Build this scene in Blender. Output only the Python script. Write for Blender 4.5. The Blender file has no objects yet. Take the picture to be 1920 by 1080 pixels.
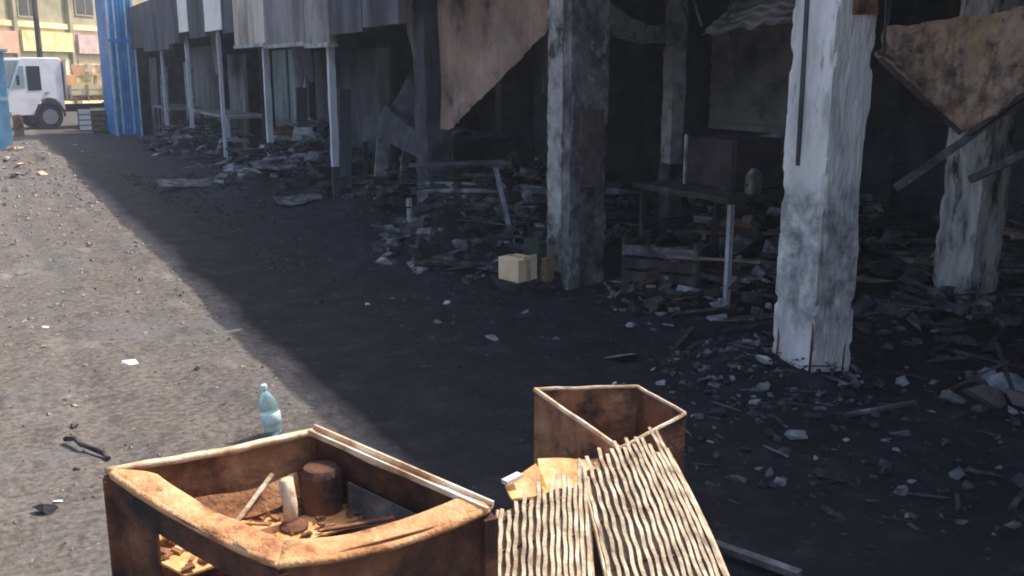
import bpy, bmesh, math, random
import numpy as np
from mathutils import Vector, Matrix, noise as mn

sc = bpy.context.scene
C = sc.collection
R = math.radians
rnd = random.Random(7)

# ------------------------------------------------------------------ camera
cd = bpy.data.cameras.new('camera')
cd.sensor_width = 36.0
cd.lens = 36.0 * 1810 / 1920
cd.clip_start, cd.clip_end = 0.05, 900
cam = bpy.data.objects.new('camera', cd)
C.objects.link(cam)
cam.location = (0, 0, 1.6)
cam.rotation_euler = (R(90 - 12.733), 0, R(-28.797))
sc.camera = cam

# ------------------------------------------------------------------ light
SUN = Vector((1.0, 0.10, 1.338)).normalized()
w = bpy.data.worlds.new('World')
sc.world = w
w.use_nodes = True
nt = w.node_tree
sky = nt.nodes.new('ShaderNodeTexSky')
sky.sky_type = 'NISHITA'
sky.sun_disc = False
sky.sun_elevation = math.asin(SUN.z)
sky.sun_rotation = math.atan2(SUN.x, SUN.y)
sky.dust_density = 4.0
sky.air_density = 0.9
sky.ozone_density = 0.8
bg = nt.nodes['Background']
bg.inputs[1].default_value = 0.15
nt.links.new(sky.outputs[0], bg.inputs[0])
sl = bpy.data.lights.new('sun', 'SUN')
sl.energy = 2.95
sl.angle = R(0.55)
sl.color = (1.0, 0.93, 0.82)
so = bpy.data.objects.new('sun', sl)
C.objects.link(so)
so.rotation_euler = (-SUN).to_track_quat('-Z', 'Y').to_euler()
so.location = (20, 2, 30)

sc.view_settings.view_transform = 'Standard'
sc.view_settings.look = 'None'
sc.view_settings.gamma = 1
sc.view_settings.exposure = 1.0
sc.view_settings.use_curve_mapping = False
sc.render.filter_size = 1.9
try:
    sc.cycles.filter_width = 1.9
except Exception:
    pass
sc.cycles.max_bounces = 6

# ------------------------------------------------------------------ materials
def mat(name, cols, scale=6.0, rough=0.9, bump=0.35, metal=0.0, detail=7.0, stretch=(1, 1, 1), pos=None,
        blotch=None, bscale=1.5, bpos=(0.45, 0.6), bumpscale=None, spec=0.3, coords='pos', zsoil=None):
    """noise-driven colour ramp, optional second blotch colour, noise relief"""
    m = bpy.data.materials.new(name)
    m.use_nodes = True
    n, l = m.node_tree.nodes, m.node_tree.links
    b = n['Principled BSDF']
    b.inputs['Roughness'].default_value = rough
    b.inputs['Metallic'].default_value = metal
    b.inputs['Specular IOR Level'].default_value = spec
    if coords == 'pos':
        g = n.new('ShaderNodeNewGeometry'); src = g.outputs['Position']
    else:
        g = n.new('ShaderNodeTexCoord'); src = g.outputs['Object']
    mp = n.new('ShaderNodeMapping'); mp.inputs['Scale'].default_value = stretch
    l.new(src, mp.inputs['Vector'])
    t = n.new('ShaderNodeTexNoise')
    t.inputs['Scale'].default_value = scale; t.inputs['Detail'].default_value = detail; t.inputs['Roughness'].default_value = 0.62
    l.new(mp.outputs[0], t.inputs['Vector'])
    r = n.new('ShaderNodeValToRGB')
    e = r.color_ramp.elements
    k = len(cols)
    ps = pos or [0.32 + 0.36 * i / max(1, k - 1) for i in range(k)]
    e[0].position, e[0].color = ps[0], (*cols[0], 1)
    e[1].position, e[1].color = ps[-1], (*cols[-1], 1)
    for i in range(1, k - 1):
        x = e.new(ps[i]); x.color = (*cols[i], 1)
    l.new(t.outputs['Fac'], r.inputs[0])
    out = r.outputs[0]
    if blotch:
        bs = blotch if isinstance(blotch, list) else [(blotch, bscale, bpos)]
        for bc, bsc, bp in bs:
            t2 = n.new('ShaderNodeTexNoise'); t2.inputs['Scale'].default_value = bsc; t2.inputs['Detail'].default_value = 6
            t2.inputs['Roughness'].default_value = 0.65
            ofs = n.new('ShaderNodeVectorMath'); ofs.operation = 'ADD'; ofs.inputs[1].default_value = (bsc * 3.1, 7.7, bsc)
            l.new(mp.outputs[0], ofs.inputs[0]); l.new(ofs.outputs[0], t2.inputs['Vector'])
            r2 = n.new('ShaderNodeValToRGB')
            r2.color_ramp.elements[0].position, r2.color_ramp.elements[1].position = bp
            l.new(t2.outputs['Fac'], r2.inputs[0])
            mx = n.new('ShaderNodeMix'); mx.data_type = 'RGBA'
            l.new(r2.outputs[0], mx.inputs['Factor']); l.new(out, mx.inputs['A'])
            mx.inputs['B'].default_value = (*bc, 1)
            out = mx.outputs['Result']
    if zsoil:
        zc, zc2, zw, zcol = zsoil
        sp = n.new('ShaderNodeSeparateXYZ'); l.new(src, sp.inputs[0])
        up = n.new('ShaderNodeMapRange'); l.new(sp.outputs['Z'], up.inputs['Value']); up.interpolation_type = 'SMOOTHSTEP'
        up.inputs['From Min'].default_value = zc2 + zw; up.inputs['From Max'].default_value = zc2 - zw * .3
        lo = n.new('ShaderNodeMapRange'); l.new(sp.outputs['Z'], lo.inputs['Value']); lo.interpolation_type = 'SMOOTHSTEP'
        lo.inputs['From Min'].default_value = zc - zw; lo.inputs['From Max'].default_value = zc + zw
        t4 = n.new('ShaderNodeTexNoise'); t4.inputs['Scale'].default_value = 7; t4.inputs['Detail'].default_value = 8; t4.inputs['Roughness'].default_value = .7
        l.new(src, t4.inputs['Vector'])
        r4 = n.new('ShaderNodeMapRange'); l.new(t4.outputs['Fac'], r4.inputs['Value']); r4.inputs['From Min'].default_value = .38; r4.inputs['From Max'].default_value = .62
        m1 = n.new('ShaderNodeMath'); m1.operation = 'MULTIPLY'; l.new(up.outputs[0], m1.inputs[0]); l.new(lo.outputs[0], m1.inputs[1])
        m2 = n.new('ShaderNodeMath'); m2.operation = 'MULTIPLY'; l.new(m1.outputs[0], m2.inputs[0]); l.new(r4.outputs[0], m2.inputs[1])
        mx = n.new('ShaderNodeMix'); mx.data_type = 'RGBA'; l.new(m2.outputs[0], mx.inputs['Factor']); l.new(out, mx.inputs['A']); mx.inputs['B'].default_value = (*zcol, 1)
        out = mx.outputs['Result']
    l.new(out, b.inputs['Base Color'])
    if bump:
        t3 = n.new('ShaderNodeTexNoise'); t3.inputs['Scale'].default_value = bumpscale or scale * 5; t3.inputs['Detail'].default_value = 5
        l.new(mp.outputs[0], t3.inputs['Vector'])
        bp_ = n.new('ShaderNodeBump'); bp_.inputs['Strength'].default_value = bump; bp_.inputs['Distance'].default_value = 0.02
        l.new(t3.outputs['Fac'], bp_.inputs['Height']); l.new(bp_.outputs[0], b.inputs['Normal'])
    m['out'] = 1
    return m

M = {}
M['soot'] = mat('soot', [(.02, .02, .025), (.052, .051, .060), (.11, .108, .115)], 3.5)
M['sootwall'] = mat('soot_wall', [(.03, .03, .037), (.075, .074, .084), (.15, .145, .145)], 1.6, blotch=(.21, .205, .20), bscale=.9, bpos=(.55, .78))
M['char'] = mat('char', [(.008, .008, .010), (.03, .029, .032), (.09, .088, .09)], 14)
M['charwood'] = mat('char_wood', [(.012, .011, .011), (.04, .034, .03), (.10, .085, .07)], 9, stretch=(1, 1, .2))
M['ashgrey'] = mat('ash_grey', [(.10, .10, .105), (.24, .24, .25), (.42, .42, .43)], 9)
M['rubble'] = mat('rubble', [(.03, .03, .033), (.10, .098, .10), (.26, .255, .26)], 8)
M['palechunk'] = mat('pale_chunk', [(.2, .2, .2), (.5, .5, .5), (.7, .7, .69)], 12)
M['white_col'] = mat('limewashed_concrete', [(.52, .485, .455), (.72, .68, .64), (.85, .81, .765)], 3.0, stretch=(2.2, 2.2, .7),
                     blotch=[((.40, .38, .375), 4.0, (.54, .68)), ((.10, .095, .095), 3.0, (.65, .75))], bump=.7, zsoil=(.25, .95, .2, (.20, .19, .19)))
M['burnt_col'] = mat('burnt_concrete', [(.035, .033, .033), (.11, .104, .10), (.25, .24, .225)], 7.0, stretch=(1.3, 1.3, .9),
                     blotch=[((.42, .405, .38), 6.0, (.57, .72)), ((.025, .024, .026), 3.2, (.52, .66))], bump=.6)
M['pale_col'] = mat('pale_concrete', [(.18, .17, .16), (.42, .39, .36), (.6, .56, .52)], 5.0, stretch=(2, 2, .6),
                    blotch=[((.03, .03, .03), 4.0, (.5, .62))], bump=.5)
M['grey_post'] = mat('grey_post', [(.34, .33, .36), (.56, .55, .60), (.68, .67, .71)], 3.0, stretch=(1, 1, .4), bump=.2, blotch=(.12, .115, .12), bscale=2.5, bpos=(.62, .8))
M['plaster'] = mat('grey_plaster', [(.16, .155, .15), (.36, .35, .34), (.5, .49, .47)], 7)
M['rust'] = mat('rust', [(.22, .09, .042), (.52, .27, .125), (.66, .43, .24)], 11, pos=[.3, .5, .72],
                blotch=[((.11, .045, .03), 9.0, (.58, .72)), ((.66, .46, .27), 7.0, (.62, .76))], bump=.5, bumpscale=90, spec=.2)
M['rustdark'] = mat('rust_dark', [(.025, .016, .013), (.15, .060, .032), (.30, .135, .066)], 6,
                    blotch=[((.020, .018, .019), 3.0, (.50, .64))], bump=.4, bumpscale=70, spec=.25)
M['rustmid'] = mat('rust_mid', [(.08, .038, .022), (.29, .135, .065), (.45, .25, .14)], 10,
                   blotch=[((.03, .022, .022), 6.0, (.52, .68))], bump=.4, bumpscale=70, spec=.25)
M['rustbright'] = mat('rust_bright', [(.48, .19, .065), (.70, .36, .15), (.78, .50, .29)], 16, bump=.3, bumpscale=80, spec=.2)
M['rimpale'] = mat('scorched_edge', [(.34, .19, .10), (.62, .47, .31), (.80, .72, .60)], 14, blotch=(.26, .12, .055), bscale=12, bpos=(.54, .68), bump=.3, spec=.3)
M['lathback'] = mat('lath_back', [(.10, .065, .04), (.23, .165, .105), (.36, .28, .19)], 12, bump=.3)
M['lattice'] = mat('lattice_metal', [(.14, .085, .048), (.40, .31, .20), (.60, .53, .40)], 20, blotch=(.22, .12, .06), bscale=7, bpos=(.56, .70), bump=.2, spec=.4, rough=.6)
M['brownsheet'] = mat('scorched_sheet', [(.12, .082, .065), (.27, .175, .13), (.38, .275, .21)], 2.2,
                      blotch=[((.28, .27, .24), 1.6, (.58, .75)), ((.04, .035, .035), 2.5, (.56, .7))], bump=.3)
M['brownslab'] = mat('scorched_ceiling', [(.19, .115, .085), (.42, .28, .20), (.56, .41, .30)], 9,
                     blotch=[((.13, .085, .066), 9.0, (.52, .66)), ((.50, .34, .16), 2.5, (.58, .72)), ((.07, .05, .043), 3.4, (.55, .68))], bump=.6)
M['tan'] = mat('tan_board', [(.38, .31, .26), (.58, .49, .41), (.70, .62, .54)], 2.5, stretch=(1, 1, .3), bump=.15, blotch=[((.03, .028, .028), 1.3, (.50, .70)), ((.10, .075, .06), 2.6, (.60, .75))])
M['slate'] = mat('slate_board', [(.13, .12, .125), (.23, .21, .21), (.31, .29, .28)], 2.5, stretch=(1, 1, .3), bump=.15, blotch=[((.03, .028, .028), 1.3, (.50, .70)), ((.10, .075, .06), 2.6, (.60, .75))])
M['greyboard'] = mat('grey_board', [(.2, .185, .175), (.33, .305, .285), (.42, .39, .37)], 2.5, stretch=(1, 1, .3), bump=.15, blotch=[((.03, .028, .028), 1.3, (.50, .70)), ((.10, .075, .06), 2.6, (.60, .75))])
M['navy'] = mat('navy_board', [(.04, .039, .048), (.082, .08, .098), (.145, .14, .16)], 2.5, stretch=(1, 1, .3), bump=.15, blotch=[((.03, .028, .028), 1.3, (.50, .70)), ((.10, .075, .06), 2.6, (.60, .75))])
M['darkboard'] = mat('dark_board', [(0.034, 0.037, 0.044), (0.076, 0.082, 0.093), (0.136, 0.136, 0.145)], 2.5, stretch=(1, 1, .3), bump=.15, blotch=[((.03, .028, .028), 1.3, (.50, .70)), ((.10, .075, .06), 2.6, (.60, .75))])
M['teal'] = mat('teal_door', [(.09, .12, .125), (.22, .28, .285), (.33, .39, .39)], 3.0, stretch=(1, 1, .25), bump=.15)
M['blue'] = mat('blue_paint', [(.01, .13, .34), (.018, .24, .56), (.05, .36, .68)], 3.0, rough=.45, bump=.1, spec=.5,
                blotch=[((.25, .36, .45), 3.0, (.64, .8))])
M['paleblue'] = mat('pale_blue_paint', [(.30, .45, .55), (.45, .60, .70), (.58, .70, .78)], 4.0, rough=.5, bump=.1)
M['skyblue'] = mat('sky_blue_paint', [(.12, .33, .48), (.20, .45, .60), (.32, .55, .66)], 4.0, rough=.5, bump=.1)
M['white'] = mat('white_paint', [(.62, .62, .64), (.76, .76, .77), (.82, .82, .83)], 3.0, rough=.4, bump=.05, spec=.5)
M['yellow'] = mat('yellow_paint', [(.58, .46, .24), (.74, .62, .36), (.80, .71, .50)], 1.2, bump=.1)
M['khaki'] = mat('khaki_wall', [(.22, .20, .11), (.33, .30, .18), (.42, .38, .25)], 1.0, bump=.1)
M['salmon'] = mat('salmon_board', [(.50, .24, .15), (.62, .34, .23), (.68, .42, .30)], 1.5, bump=.1)
M['load'] = mat('yellow_tarp', [(.52, .42, .16), (.70, .60, .28), (.76, .68, .42)], 3.0, bump=.3)
M['pink'] = mat('pink_board', [(.42, .27, .24), (.55, .38, .34), (.62, .46, .42)], 3.0, bump=.1)
M['rubber'] = mat('rubber', [(.012, .012, .013), (.025, .025, .026)], 20, rough=.8)
M['steel'] = mat('dull_steel', [(.2, .2, .21), (.35, .35, .36)], 10, rough=.5, metal=.4)
M['darkglass'] = mat('dark_glass', [(.02, .022, .025), (.03, .033, .037)], 2, rough=.1, bump=0, spec=.6)
M['tealglass'] = mat('teal_glass', [(.16, .26, .26), (.28, .40, .40)], 2, rough=.15, bump=0, spec=.6)
M['carton'] = mat('cardboard', [(.76, .50, .26), (.85, .60, .35), (.88, .70, .50)], 9, bump=.15)
M['cartonside'] = mat('scorched_cardboard', [(.08, .055, .03), (.17, .12, .06), (.26, .19, .10)], 9, bump=.15)
M['green'] = mat('dull_green', [(.012, .018, .012), (.03, .042, .026), (.06, .08, .05)], 12)
M['paper'] = mat('paper', [(.6, .6, .58), (.78, .78, .76)], 8, bump=.2)
M['plum'] = mat('plum_cloth', [(.03, .018, .024), (.09, .05, .065), (.2, .14, .15)], 14)
M['sand'] = mat('rubble_sand', [(.26, .19, .11), (.46, .36, .23), (.60, .52, .38)], 9, bump=.5)
M['dirtstone'] = mat('dirt_stone', [(.10, .09, .08), (.23, .205, .18), (.42, .39, .36)], 25)
M['bottle'] = mat('teal_plastic', [(.45, .68, .70), (.62, .82, .82)], 20, rough=.18, bump=.1, spec=.6)
bb = M['bottle'].node_tree.nodes['Principled BSDF']
bb.inputs['Transmission Weight'].default_value = .55
M['cap'] = mat('bottle_cap', [(.55, .66, .66), (.7, .78, .78)], 20, rough=.4, bump=0)
M['blotchlabel'] = mat('bottle_label', [(.42, .64, .66), (.72, .84, .86)], 30, rough=.5, bump=.3)

# ground: pale trodden dirt, ash and soot that also paint the shaded side darker
def ground_mat():
    m = bpy.data.materials.new('ground_dirt'); m.use_nodes = True
    n, l = m.node_tree.nodes, m.node_tree.links
    b = n['Principled BSDF']; b.inputs['Roughness'].default_value = .92; b.inputs['Specular IOR Level'].default_value = .10
    g = n.new('ShaderNodeNewGeometry')
    def noi(s, d=8, r=.6, st=None):
        t = n.new('ShaderNodeTexNoise'); t.inputs['Scale'].default_value = s; t.inputs['Detail'].default_value = d; t.inputs['Roughness'].default_value = r
        if st:
            mp = n.new('ShaderNodeMapping'); mp.inputs['Scale'].default_value = st; l.new(g.outputs['Position'], mp.inputs[0]); l.new(mp.outputs[0], t.inputs['Vector'])
        else:
            l.new(g.outputs['Position'], t.inputs['Vector'])
        return t.outputs['Fac']
    def ramp(f, stops):
        r = n.new('ShaderNodeValToRGB'); e = r.color_ramp.elements
        e[0].position, e[0].color = stops[0][0], (*stops[0][1], 1); e[1].position, e[1].color = stops[-1][0], (*stops[-1][1], 1)
        for p, c in stops[1:-1]:
            x = e.new(p); x.color = (*c, 1)
        l.new(f, r.inputs[0]); return r.outputs[0]
    def mix(f, a, bq):
        x = n.new('ShaderNodeMix'); x.data_type = 'RGBA'
        l.new(f, x.inputs['Factor'])
        for s, v in (('A', a), ('B', bq)):
            if isinstance(v, tuple): x.inputs[s].default_value = (*v, 1)
            else: l.new(v, x.inputs[s])
        return x.outputs['Result']
    dirt = ramp(noi(1.6, 10, .7), [(.3, (.072, .061, .054)), (.5, (.115, .099, .087)), (.7, (.160, .141, .126))])
    fine = ramp(noi(26, 6, .7), [(.36, (.040, .035, .032)), (.47, (.126, .109, .095)), (.64, (.24, .216, .195))])
    f5 = n.new('ShaderNodeValue'); f5.outputs[0].default_value = .55
    col = mix(f5.outputs[0], dirt, fine)
    col = mix(ramp(noi(.9, 6, .6), [(.5, (0, 0, 0)), (.66, (.6, .6, .6))]), col, (.135, .137, .145))
    col = mix(ramp(noi(5.5, 8, .75, (1, .55, 1)), [(.54, (0, 0, 0)), (.62, (.75, .75, .75))]), col, (.075, .067, .062))
    col = mix(ramp(noi(2.3, 7, .7, (1, .4, 1)), [(.57, (0, 0, 0)), (.68, (.8, .8, .8))]), col, (.24, .215, .19))
    col = mix(ramp(noi(60, 4, .7), [(.60, (0, 0, 0)), (.68, (.8, .8, .8))]), col, (.05, .046, .044))
    # burnt row's soot, edged along the shadow line to paint the shade darker
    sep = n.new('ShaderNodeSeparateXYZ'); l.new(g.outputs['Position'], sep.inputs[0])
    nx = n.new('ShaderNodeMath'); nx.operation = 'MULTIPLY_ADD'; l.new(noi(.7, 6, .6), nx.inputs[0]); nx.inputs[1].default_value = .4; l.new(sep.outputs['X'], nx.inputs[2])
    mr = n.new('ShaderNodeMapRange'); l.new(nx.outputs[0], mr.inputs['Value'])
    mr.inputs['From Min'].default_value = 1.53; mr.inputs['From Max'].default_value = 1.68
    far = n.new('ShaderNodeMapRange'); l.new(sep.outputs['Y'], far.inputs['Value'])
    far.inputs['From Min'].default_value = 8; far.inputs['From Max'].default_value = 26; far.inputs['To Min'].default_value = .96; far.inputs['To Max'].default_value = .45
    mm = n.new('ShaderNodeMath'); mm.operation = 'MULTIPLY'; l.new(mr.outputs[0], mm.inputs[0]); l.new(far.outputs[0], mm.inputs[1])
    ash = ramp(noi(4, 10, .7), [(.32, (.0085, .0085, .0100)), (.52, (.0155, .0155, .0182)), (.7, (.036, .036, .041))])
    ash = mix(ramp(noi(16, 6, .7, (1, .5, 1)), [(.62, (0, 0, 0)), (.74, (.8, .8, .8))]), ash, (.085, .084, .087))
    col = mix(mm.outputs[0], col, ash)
    l.new(col, b.inputs['Base Color'])
    bp = n.new('ShaderNodeBump'); bp.inputs['Strength'].default_value = .6; bp.inputs['Distance'].default_value = .02
    l.new(noi(38, 6, .7), bp.inputs['Height']); l.new(bp.outputs[0], b.inputs['Normal'])
    return m
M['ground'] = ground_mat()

hz = bpy.data.materials.new('haze_air'); hz.use_nodes = True
hn = hz.node_tree.nodes; hn.remove(hn['Principled BSDF'])
pv = hn.new('ShaderNodeVolumePrincipled'); pv.inputs['Color'].default_value = (.82, .88, 1.0, 1); pv.inputs['Density'].default_value = .0024; pv.inputs['Anisotropy'].default_value = .1
hz.node_tree.links.new(pv.outputs[0], hn['Material Output'].inputs['Volume'])
M['haze'] = hz

# ------------------------------------------------------------------ mesh helpers
class MB:
    def __init__(s): s.v = []; s.f = []
    def add(s, vs, fs):
        o = len(s.v); s.v += [tuple(q) for q in vs]; s.f += [tuple(i + o for i in q) for q in fs]
        return s
    def hexa(s, p):   # 8 points: bottom 0-3 ccw, top 4-7
        return s.add(p, [(3, 2, 1, 0), (4, 5, 6, 7), (0, 1, 5, 4), (1, 2, 6, 5), (2, 3, 7, 6), (3, 0, 4, 7)])
    def box(s, x0, x1, y0, y1, z0, z1, rot=None, piv=None):
        p = [Vector(q) for q in ((x0, y0, z0), (x1, y0, z0), (x1, y1, z0), (x0, y1, z0), (x0, y0, z1), (x1, y0, z1), (x1, y1, z1), (x0, y1, z1))]
        if rot is not None:
            c = Vector(piv) if piv else sum(p, Vector()) / 8
            p = [c + rot @ (q - c) for q in p]
        return s.hexa(p)
    def beam(s, a, b, wd, ht, up=(0, 0, 1), taper=1.0):
        a, b = Vector(a), Vector(b); d = (b - a).normalized(); u = Vector(up)
        if abs(d.dot(u)) > .98: u = Vector((1, 0, 0))
        r = d.cross(u).normalized(); u = r.cross(d)
        k = taper
        return s.hexa([a - r * wd / 2 - u * ht / 2, a + r * wd / 2 - u * ht / 2, b + r * wd * k / 2 - u * ht * k / 2, b - r * wd * k / 2 - u * ht * k / 2,
                       a - r * wd / 2 + u * ht / 2, a + r * wd / 2 + u * ht / 2, b + r * wd * k / 2 + u * ht * k / 2, b - r * wd * k / 2 + u * ht * k / 2])
    def tube(s, pts, r, n=8, closed_ends=True):
        pts = [Vector(p) for p in pts]; vs = []
        for i, p in enumerate(pts):
            d = (pts[min(i + 1, len(pts) - 1)] - pts[max(i - 1, 0)]).normalized()
            u = Vector((0, 0, 1)) if abs(d.z) < .9 else Vector((1, 0, 0))
            a = d.cross(u).normalized(); b = a.cross(d)
            rr = r[i] if isinstance(r, (list, tuple)) else r
            vs += [p + (a * math.cos(2 * math.pi * k / n) + b * math.sin(2 * math.pi * k / n)) * rr for k in range(n)]
        fs = [(i * n + k, i * n + (k + 1) % n, (i + 1) * n + (k + 1) % n, (i + 1) * n + k) for i in range(len(pts) - 1) for k in range(n)]
        if closed_ends:
            fs += [tuple(range(n - 1, -1, -1)), tuple((len(pts) - 1) * n + k for k in range(n))]
        return s.add(vs, fs)
    def ribbon(s, pts, wd, th, nrm):
        pts = [Vector(p) for p in pts]; nrm = Vector(nrm).normalized(); vs = []
        for i, p in enumerate(pts):
            d = (pts[min(i + 1, len(pts) - 1)] - pts[max(i - 1, 0)]).normalized()
            r = d.cross(nrm).normalized()
            vs += [p - r * wd / 2, p + r * wd / 2, p + r * wd / 2 + nrm * th, p - r * wd / 2 + nrm * th]
        fs = [(i * 4 + k, i * 4 + (k + 1) % 4, i * 4 + 4 + (k + 1) % 4, i * 4 + 4 + k) for i in range(len(pts) - 1) for k in range(4)]
        fs += [(3, 2, 1, 0), tuple((len(pts) - 1) * 4 + k for k in range(4))]
        return s.add(vs, fs)
    def grid(s, fn, nu, nv, th):      # thick sheet: fn(u,v)->Vector, normal by differences
        P = [[Vector(fn(i / nu, j / nv)) for j in range(nv + 1)] for i in range(nu + 1)]
        top, bot = [], []
        for i in range(nu + 1):
            for j in range(nv + 1):
                du = P[min(i + 1, nu)][j] - P[max(i - 1, 0)][j]; dv = P[i][min(j + 1, nv)] - P[i][max(j - 1, 0)]
                nn = du.cross(dv)
                nn = nn.normalized() if nn.length > 1e-9 else Vector((0, 0, 1))
                top.append(P[i][j] + nn * th / 2); bot.append(P[i][j] - nn * th / 2)
        K = (nu + 1) * (nv + 1); ix = lambda i, j: i * (nv + 1) + j
        fs = []
        for i in range(nu):
            for j in range(nv):
                a, b, c, d = ix(i, j), ix(i + 1, j), ix(i + 1, j + 1), ix(i, j + 1)
                fs += [(a, b, c, d), (K + d, K + c, K + b, K + a)]
        for i in range(nu):
            fs += [(ix(i, 0), K + ix(i, 0), K + ix(i + 1, 0), ix(i + 1, 0)), (ix(i + 1, nv), K + ix(i + 1, nv), K + ix(i, nv), ix(i, nv))]
        for j in range(nv):
            fs += [(ix(0, j + 1), K + ix(0, j + 1), K + ix(0, j), ix(0, j)), (ix(nu, j), K + ix(nu, j), K + ix(nu, j + 1), ix(nu, j + 1))]
        return s.add(top + bot, fs)
    def lathe(s, c, prof, n=16, axis=(0, 0, 1)):
        ax = Vector(axis).normalized(); u = Vector((1, 0, 0)) if abs(ax.x) < .9 else Vector((0, 1, 0))
        a = ax.cross(u).normalized(); b = ax.cross(a); c = Vector(c); vs = []
        for r, h in prof:
            vs += [c + ax * h + (a * math.cos(2 * math.pi * k / n) + b * math.sin(2 * math.pi * k / n)) * r for k in range(n)]
        fs = [(i * n + k, i * n + (k + 1) % n, (i + 1) * n + (k + 1) % n, (i + 1) * n + k) for i in range(len(prof) - 1) for k in range(n)]
        fs += [tuple(range(n - 1, -1, -1)), tuple((len(prof) - 1) * n + k for k in range(n))]
        return s.add(vs, fs)
    def prism(s, poly, y0, y1):        # polygon in (x,z) extruded along y
        n = len(poly)
        vs = [(x, y0, z) for x, z in poly] + [(x, y1, z) for x, z in poly]
        return s.add(vs, [tuple(range(n)), tuple(range(2 * n - 1, n - 1, -1))] + [(i, i + n, (i + 1) % n + n, (i + 1) % n) for i in range(n)])
    def rough_box(s, x0, x1, y0, y1, z0, z1, step=.05, amp=.008, chip=.03, seed=0):
        nx, ny, nz = max(2, round((x1 - x0) / step)), max(2, round((y1 - y0) / step)), max(2, round((z1 - z0) / step))
        idx = {}; vs = []; fs = []
        def vid(i, j, k):
            if (i, j, k) in idx: return idx[i, j, k]
            x, y, z = x0 + (x1 - x0) * i / nx, y0 + (y1 - y0) * j / ny, z0 + (z1 - z0) * k / nz
            q = Vector((x * 5 + seed, y * 5, z * 3)); d = mn.noise_vector(q) * amp + mn.noise_vector(q * 3.7) * amp * .5
            cx, cy = (x0 + x1) / 2, (y0 + y1) / 2
            if i in (0, nx) and j in (0, ny):
                c = max(0, mn.noise(Vector((x * 3 + seed * 2, y * 3, z * 2.1))) - .22) * chip * 2.2 + max(0, mn.noise(Vector((seed, y, z * 14))) - .05) * chip * 1.0
                d += Vector((cx - x, cy - y, 0)).normalized() * c
            idx[i, j, k] = len(vs); vs.append(Vector((x, y, z)) + d); return idx[i, j, k]
        for j in range(ny):
            for k in range(nz):
                fs += [(vid(0, j, k), vid(0, j, k + 1), vid(0, j + 1, k + 1), vid(0, j + 1, k)), (vid(nx, j, k), vid(nx, j + 1, k), vid(nx, j + 1, k + 1), vid(nx, j, k + 1))]
        for i in range(nx):
            for k in range(nz):
                fs += [(vid(i, 0, k), vid(i + 1, 0, k), vid(i + 1, 0, k + 1), vid(i, 0, k + 1)), (vid(i, ny, k), vid(i, ny, k + 1), vid(i + 1, ny, k + 1), vid(i + 1, ny, k))]
        for i in range(nx):
            for j in range(ny):
                fs += [(vid(i, j, 0), vid(i, j + 1, 0), vid(i + 1, j + 1, 0), vid(i + 1, j, 0)), (vid(i, j, nz), vid(i + 1, j, nz), vid(i + 1, j + 1, nz), vid(i, j + 1, nz))]
        return s.add(vs, fs)
    def build(s, name, m, parent=None, label=None, smooth=False, kind=None, bevel=0):
        o0 = Vector((0, 0, 0)); q = parent
        while q is not None:
            o0 += q.location; q = q.parent
        me = bpy.data.meshes.new(name)
        me.from_pydata([Vector(v) - o0 for v in s.v], [], s.f)
        me.materials.append(M[m] if isinstance(m, str) else m)
        if smooth: me.polygons.foreach_set('use_smooth', [True] * len(me.polygons))
        me.update()
        o = bpy.data.objects.new(name, me); C.objects.link(o)
        if parent is not None: o.parent = parent
        if label: o['label'] = label
        if kind: o['kind'] = kind
        if bevel:
            b = o.modifiers.new('bevel', 'BEVEL'); b.width = bevel; b.segments = 2; b.limit_method = 'ANGLE'
        return o

def tag(o, label, cat, group=None, kind=None):
    o['label'] = label; o['category'] = cat
    if group: o['group'] = group
    if kind: o['kind'] = kind
    return o
def thing(name, label, cat, loc, group=None):
    o = bpy.data.objects.new(name, None); C.objects.link(o); o.location = loc; o.empty_display_size = .1
    return tag(o, label, cat, group)
def copy_thing(root, loc, rz=0.0, label=None):
    c = root.copy(); C.objects.link(c); c.location = loc; c.rotation_euler = (0, 0, rz)
    if label: c['label'] = label
    for ch in list(root.children):
        d = ch.copy(); C.objects.link(d); d.parent = c
        for g in list(ch.children):
            h = g.copy(); C.objects.link(h); h.parent = d
    return c
def lerp(a, b, t): return Vector(a) * (1 - t) + Vector(b) * t
def bil(a, b, c, d, u, v): return lerp(lerp(a, b, u), lerp(d, c, u), v)

# ------------------------------------------------------------------ ground
def vnoise(x, y, seed):
    xi, yi = np.floor(x).astype(np.int64), np.floor(y).astype(np.int64)
    fx, fy = x - xi, y - yi; fx = fx * fx * (3 - 2 * fx); fy = fy * fy * (3 - 2 * fy)
    def h(a, b):
        n = (a * 374761393 + b * 668265263 + seed * 1442695) & 0x7fffffff
        n = ((n ^ (n >> 13)) * 1274126177) & 0x7fffffff
        return ((n ^ (n >> 16)) & 0xffff) / 65535.0
    return (h(xi, yi) * (1 - fx) + h(xi + 1, yi) * fx) * (1 - fy) + (h(xi, yi + 1) * (1 - fx) + h(xi + 1, yi + 1) * fx) * fy - .5
MOUNDS = [(3.55, 7.3, .85, .38), (3.95, 13.3, 1.2, .36), (3.3, 12.2, .75, .34), (4.35, 2.7, .7, .10), (3.62, 3.8, .42, .07), (4.9, 3.8, .7, .12),
          (0.45, 18.5, 1.1, .30), (4.3, 10.2, 1.2, .22), (4.0, 18.5, 1.3, .18), (3.0, 2.8, .6, .03), (4.6, 6.4, .6, .15)]
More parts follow.
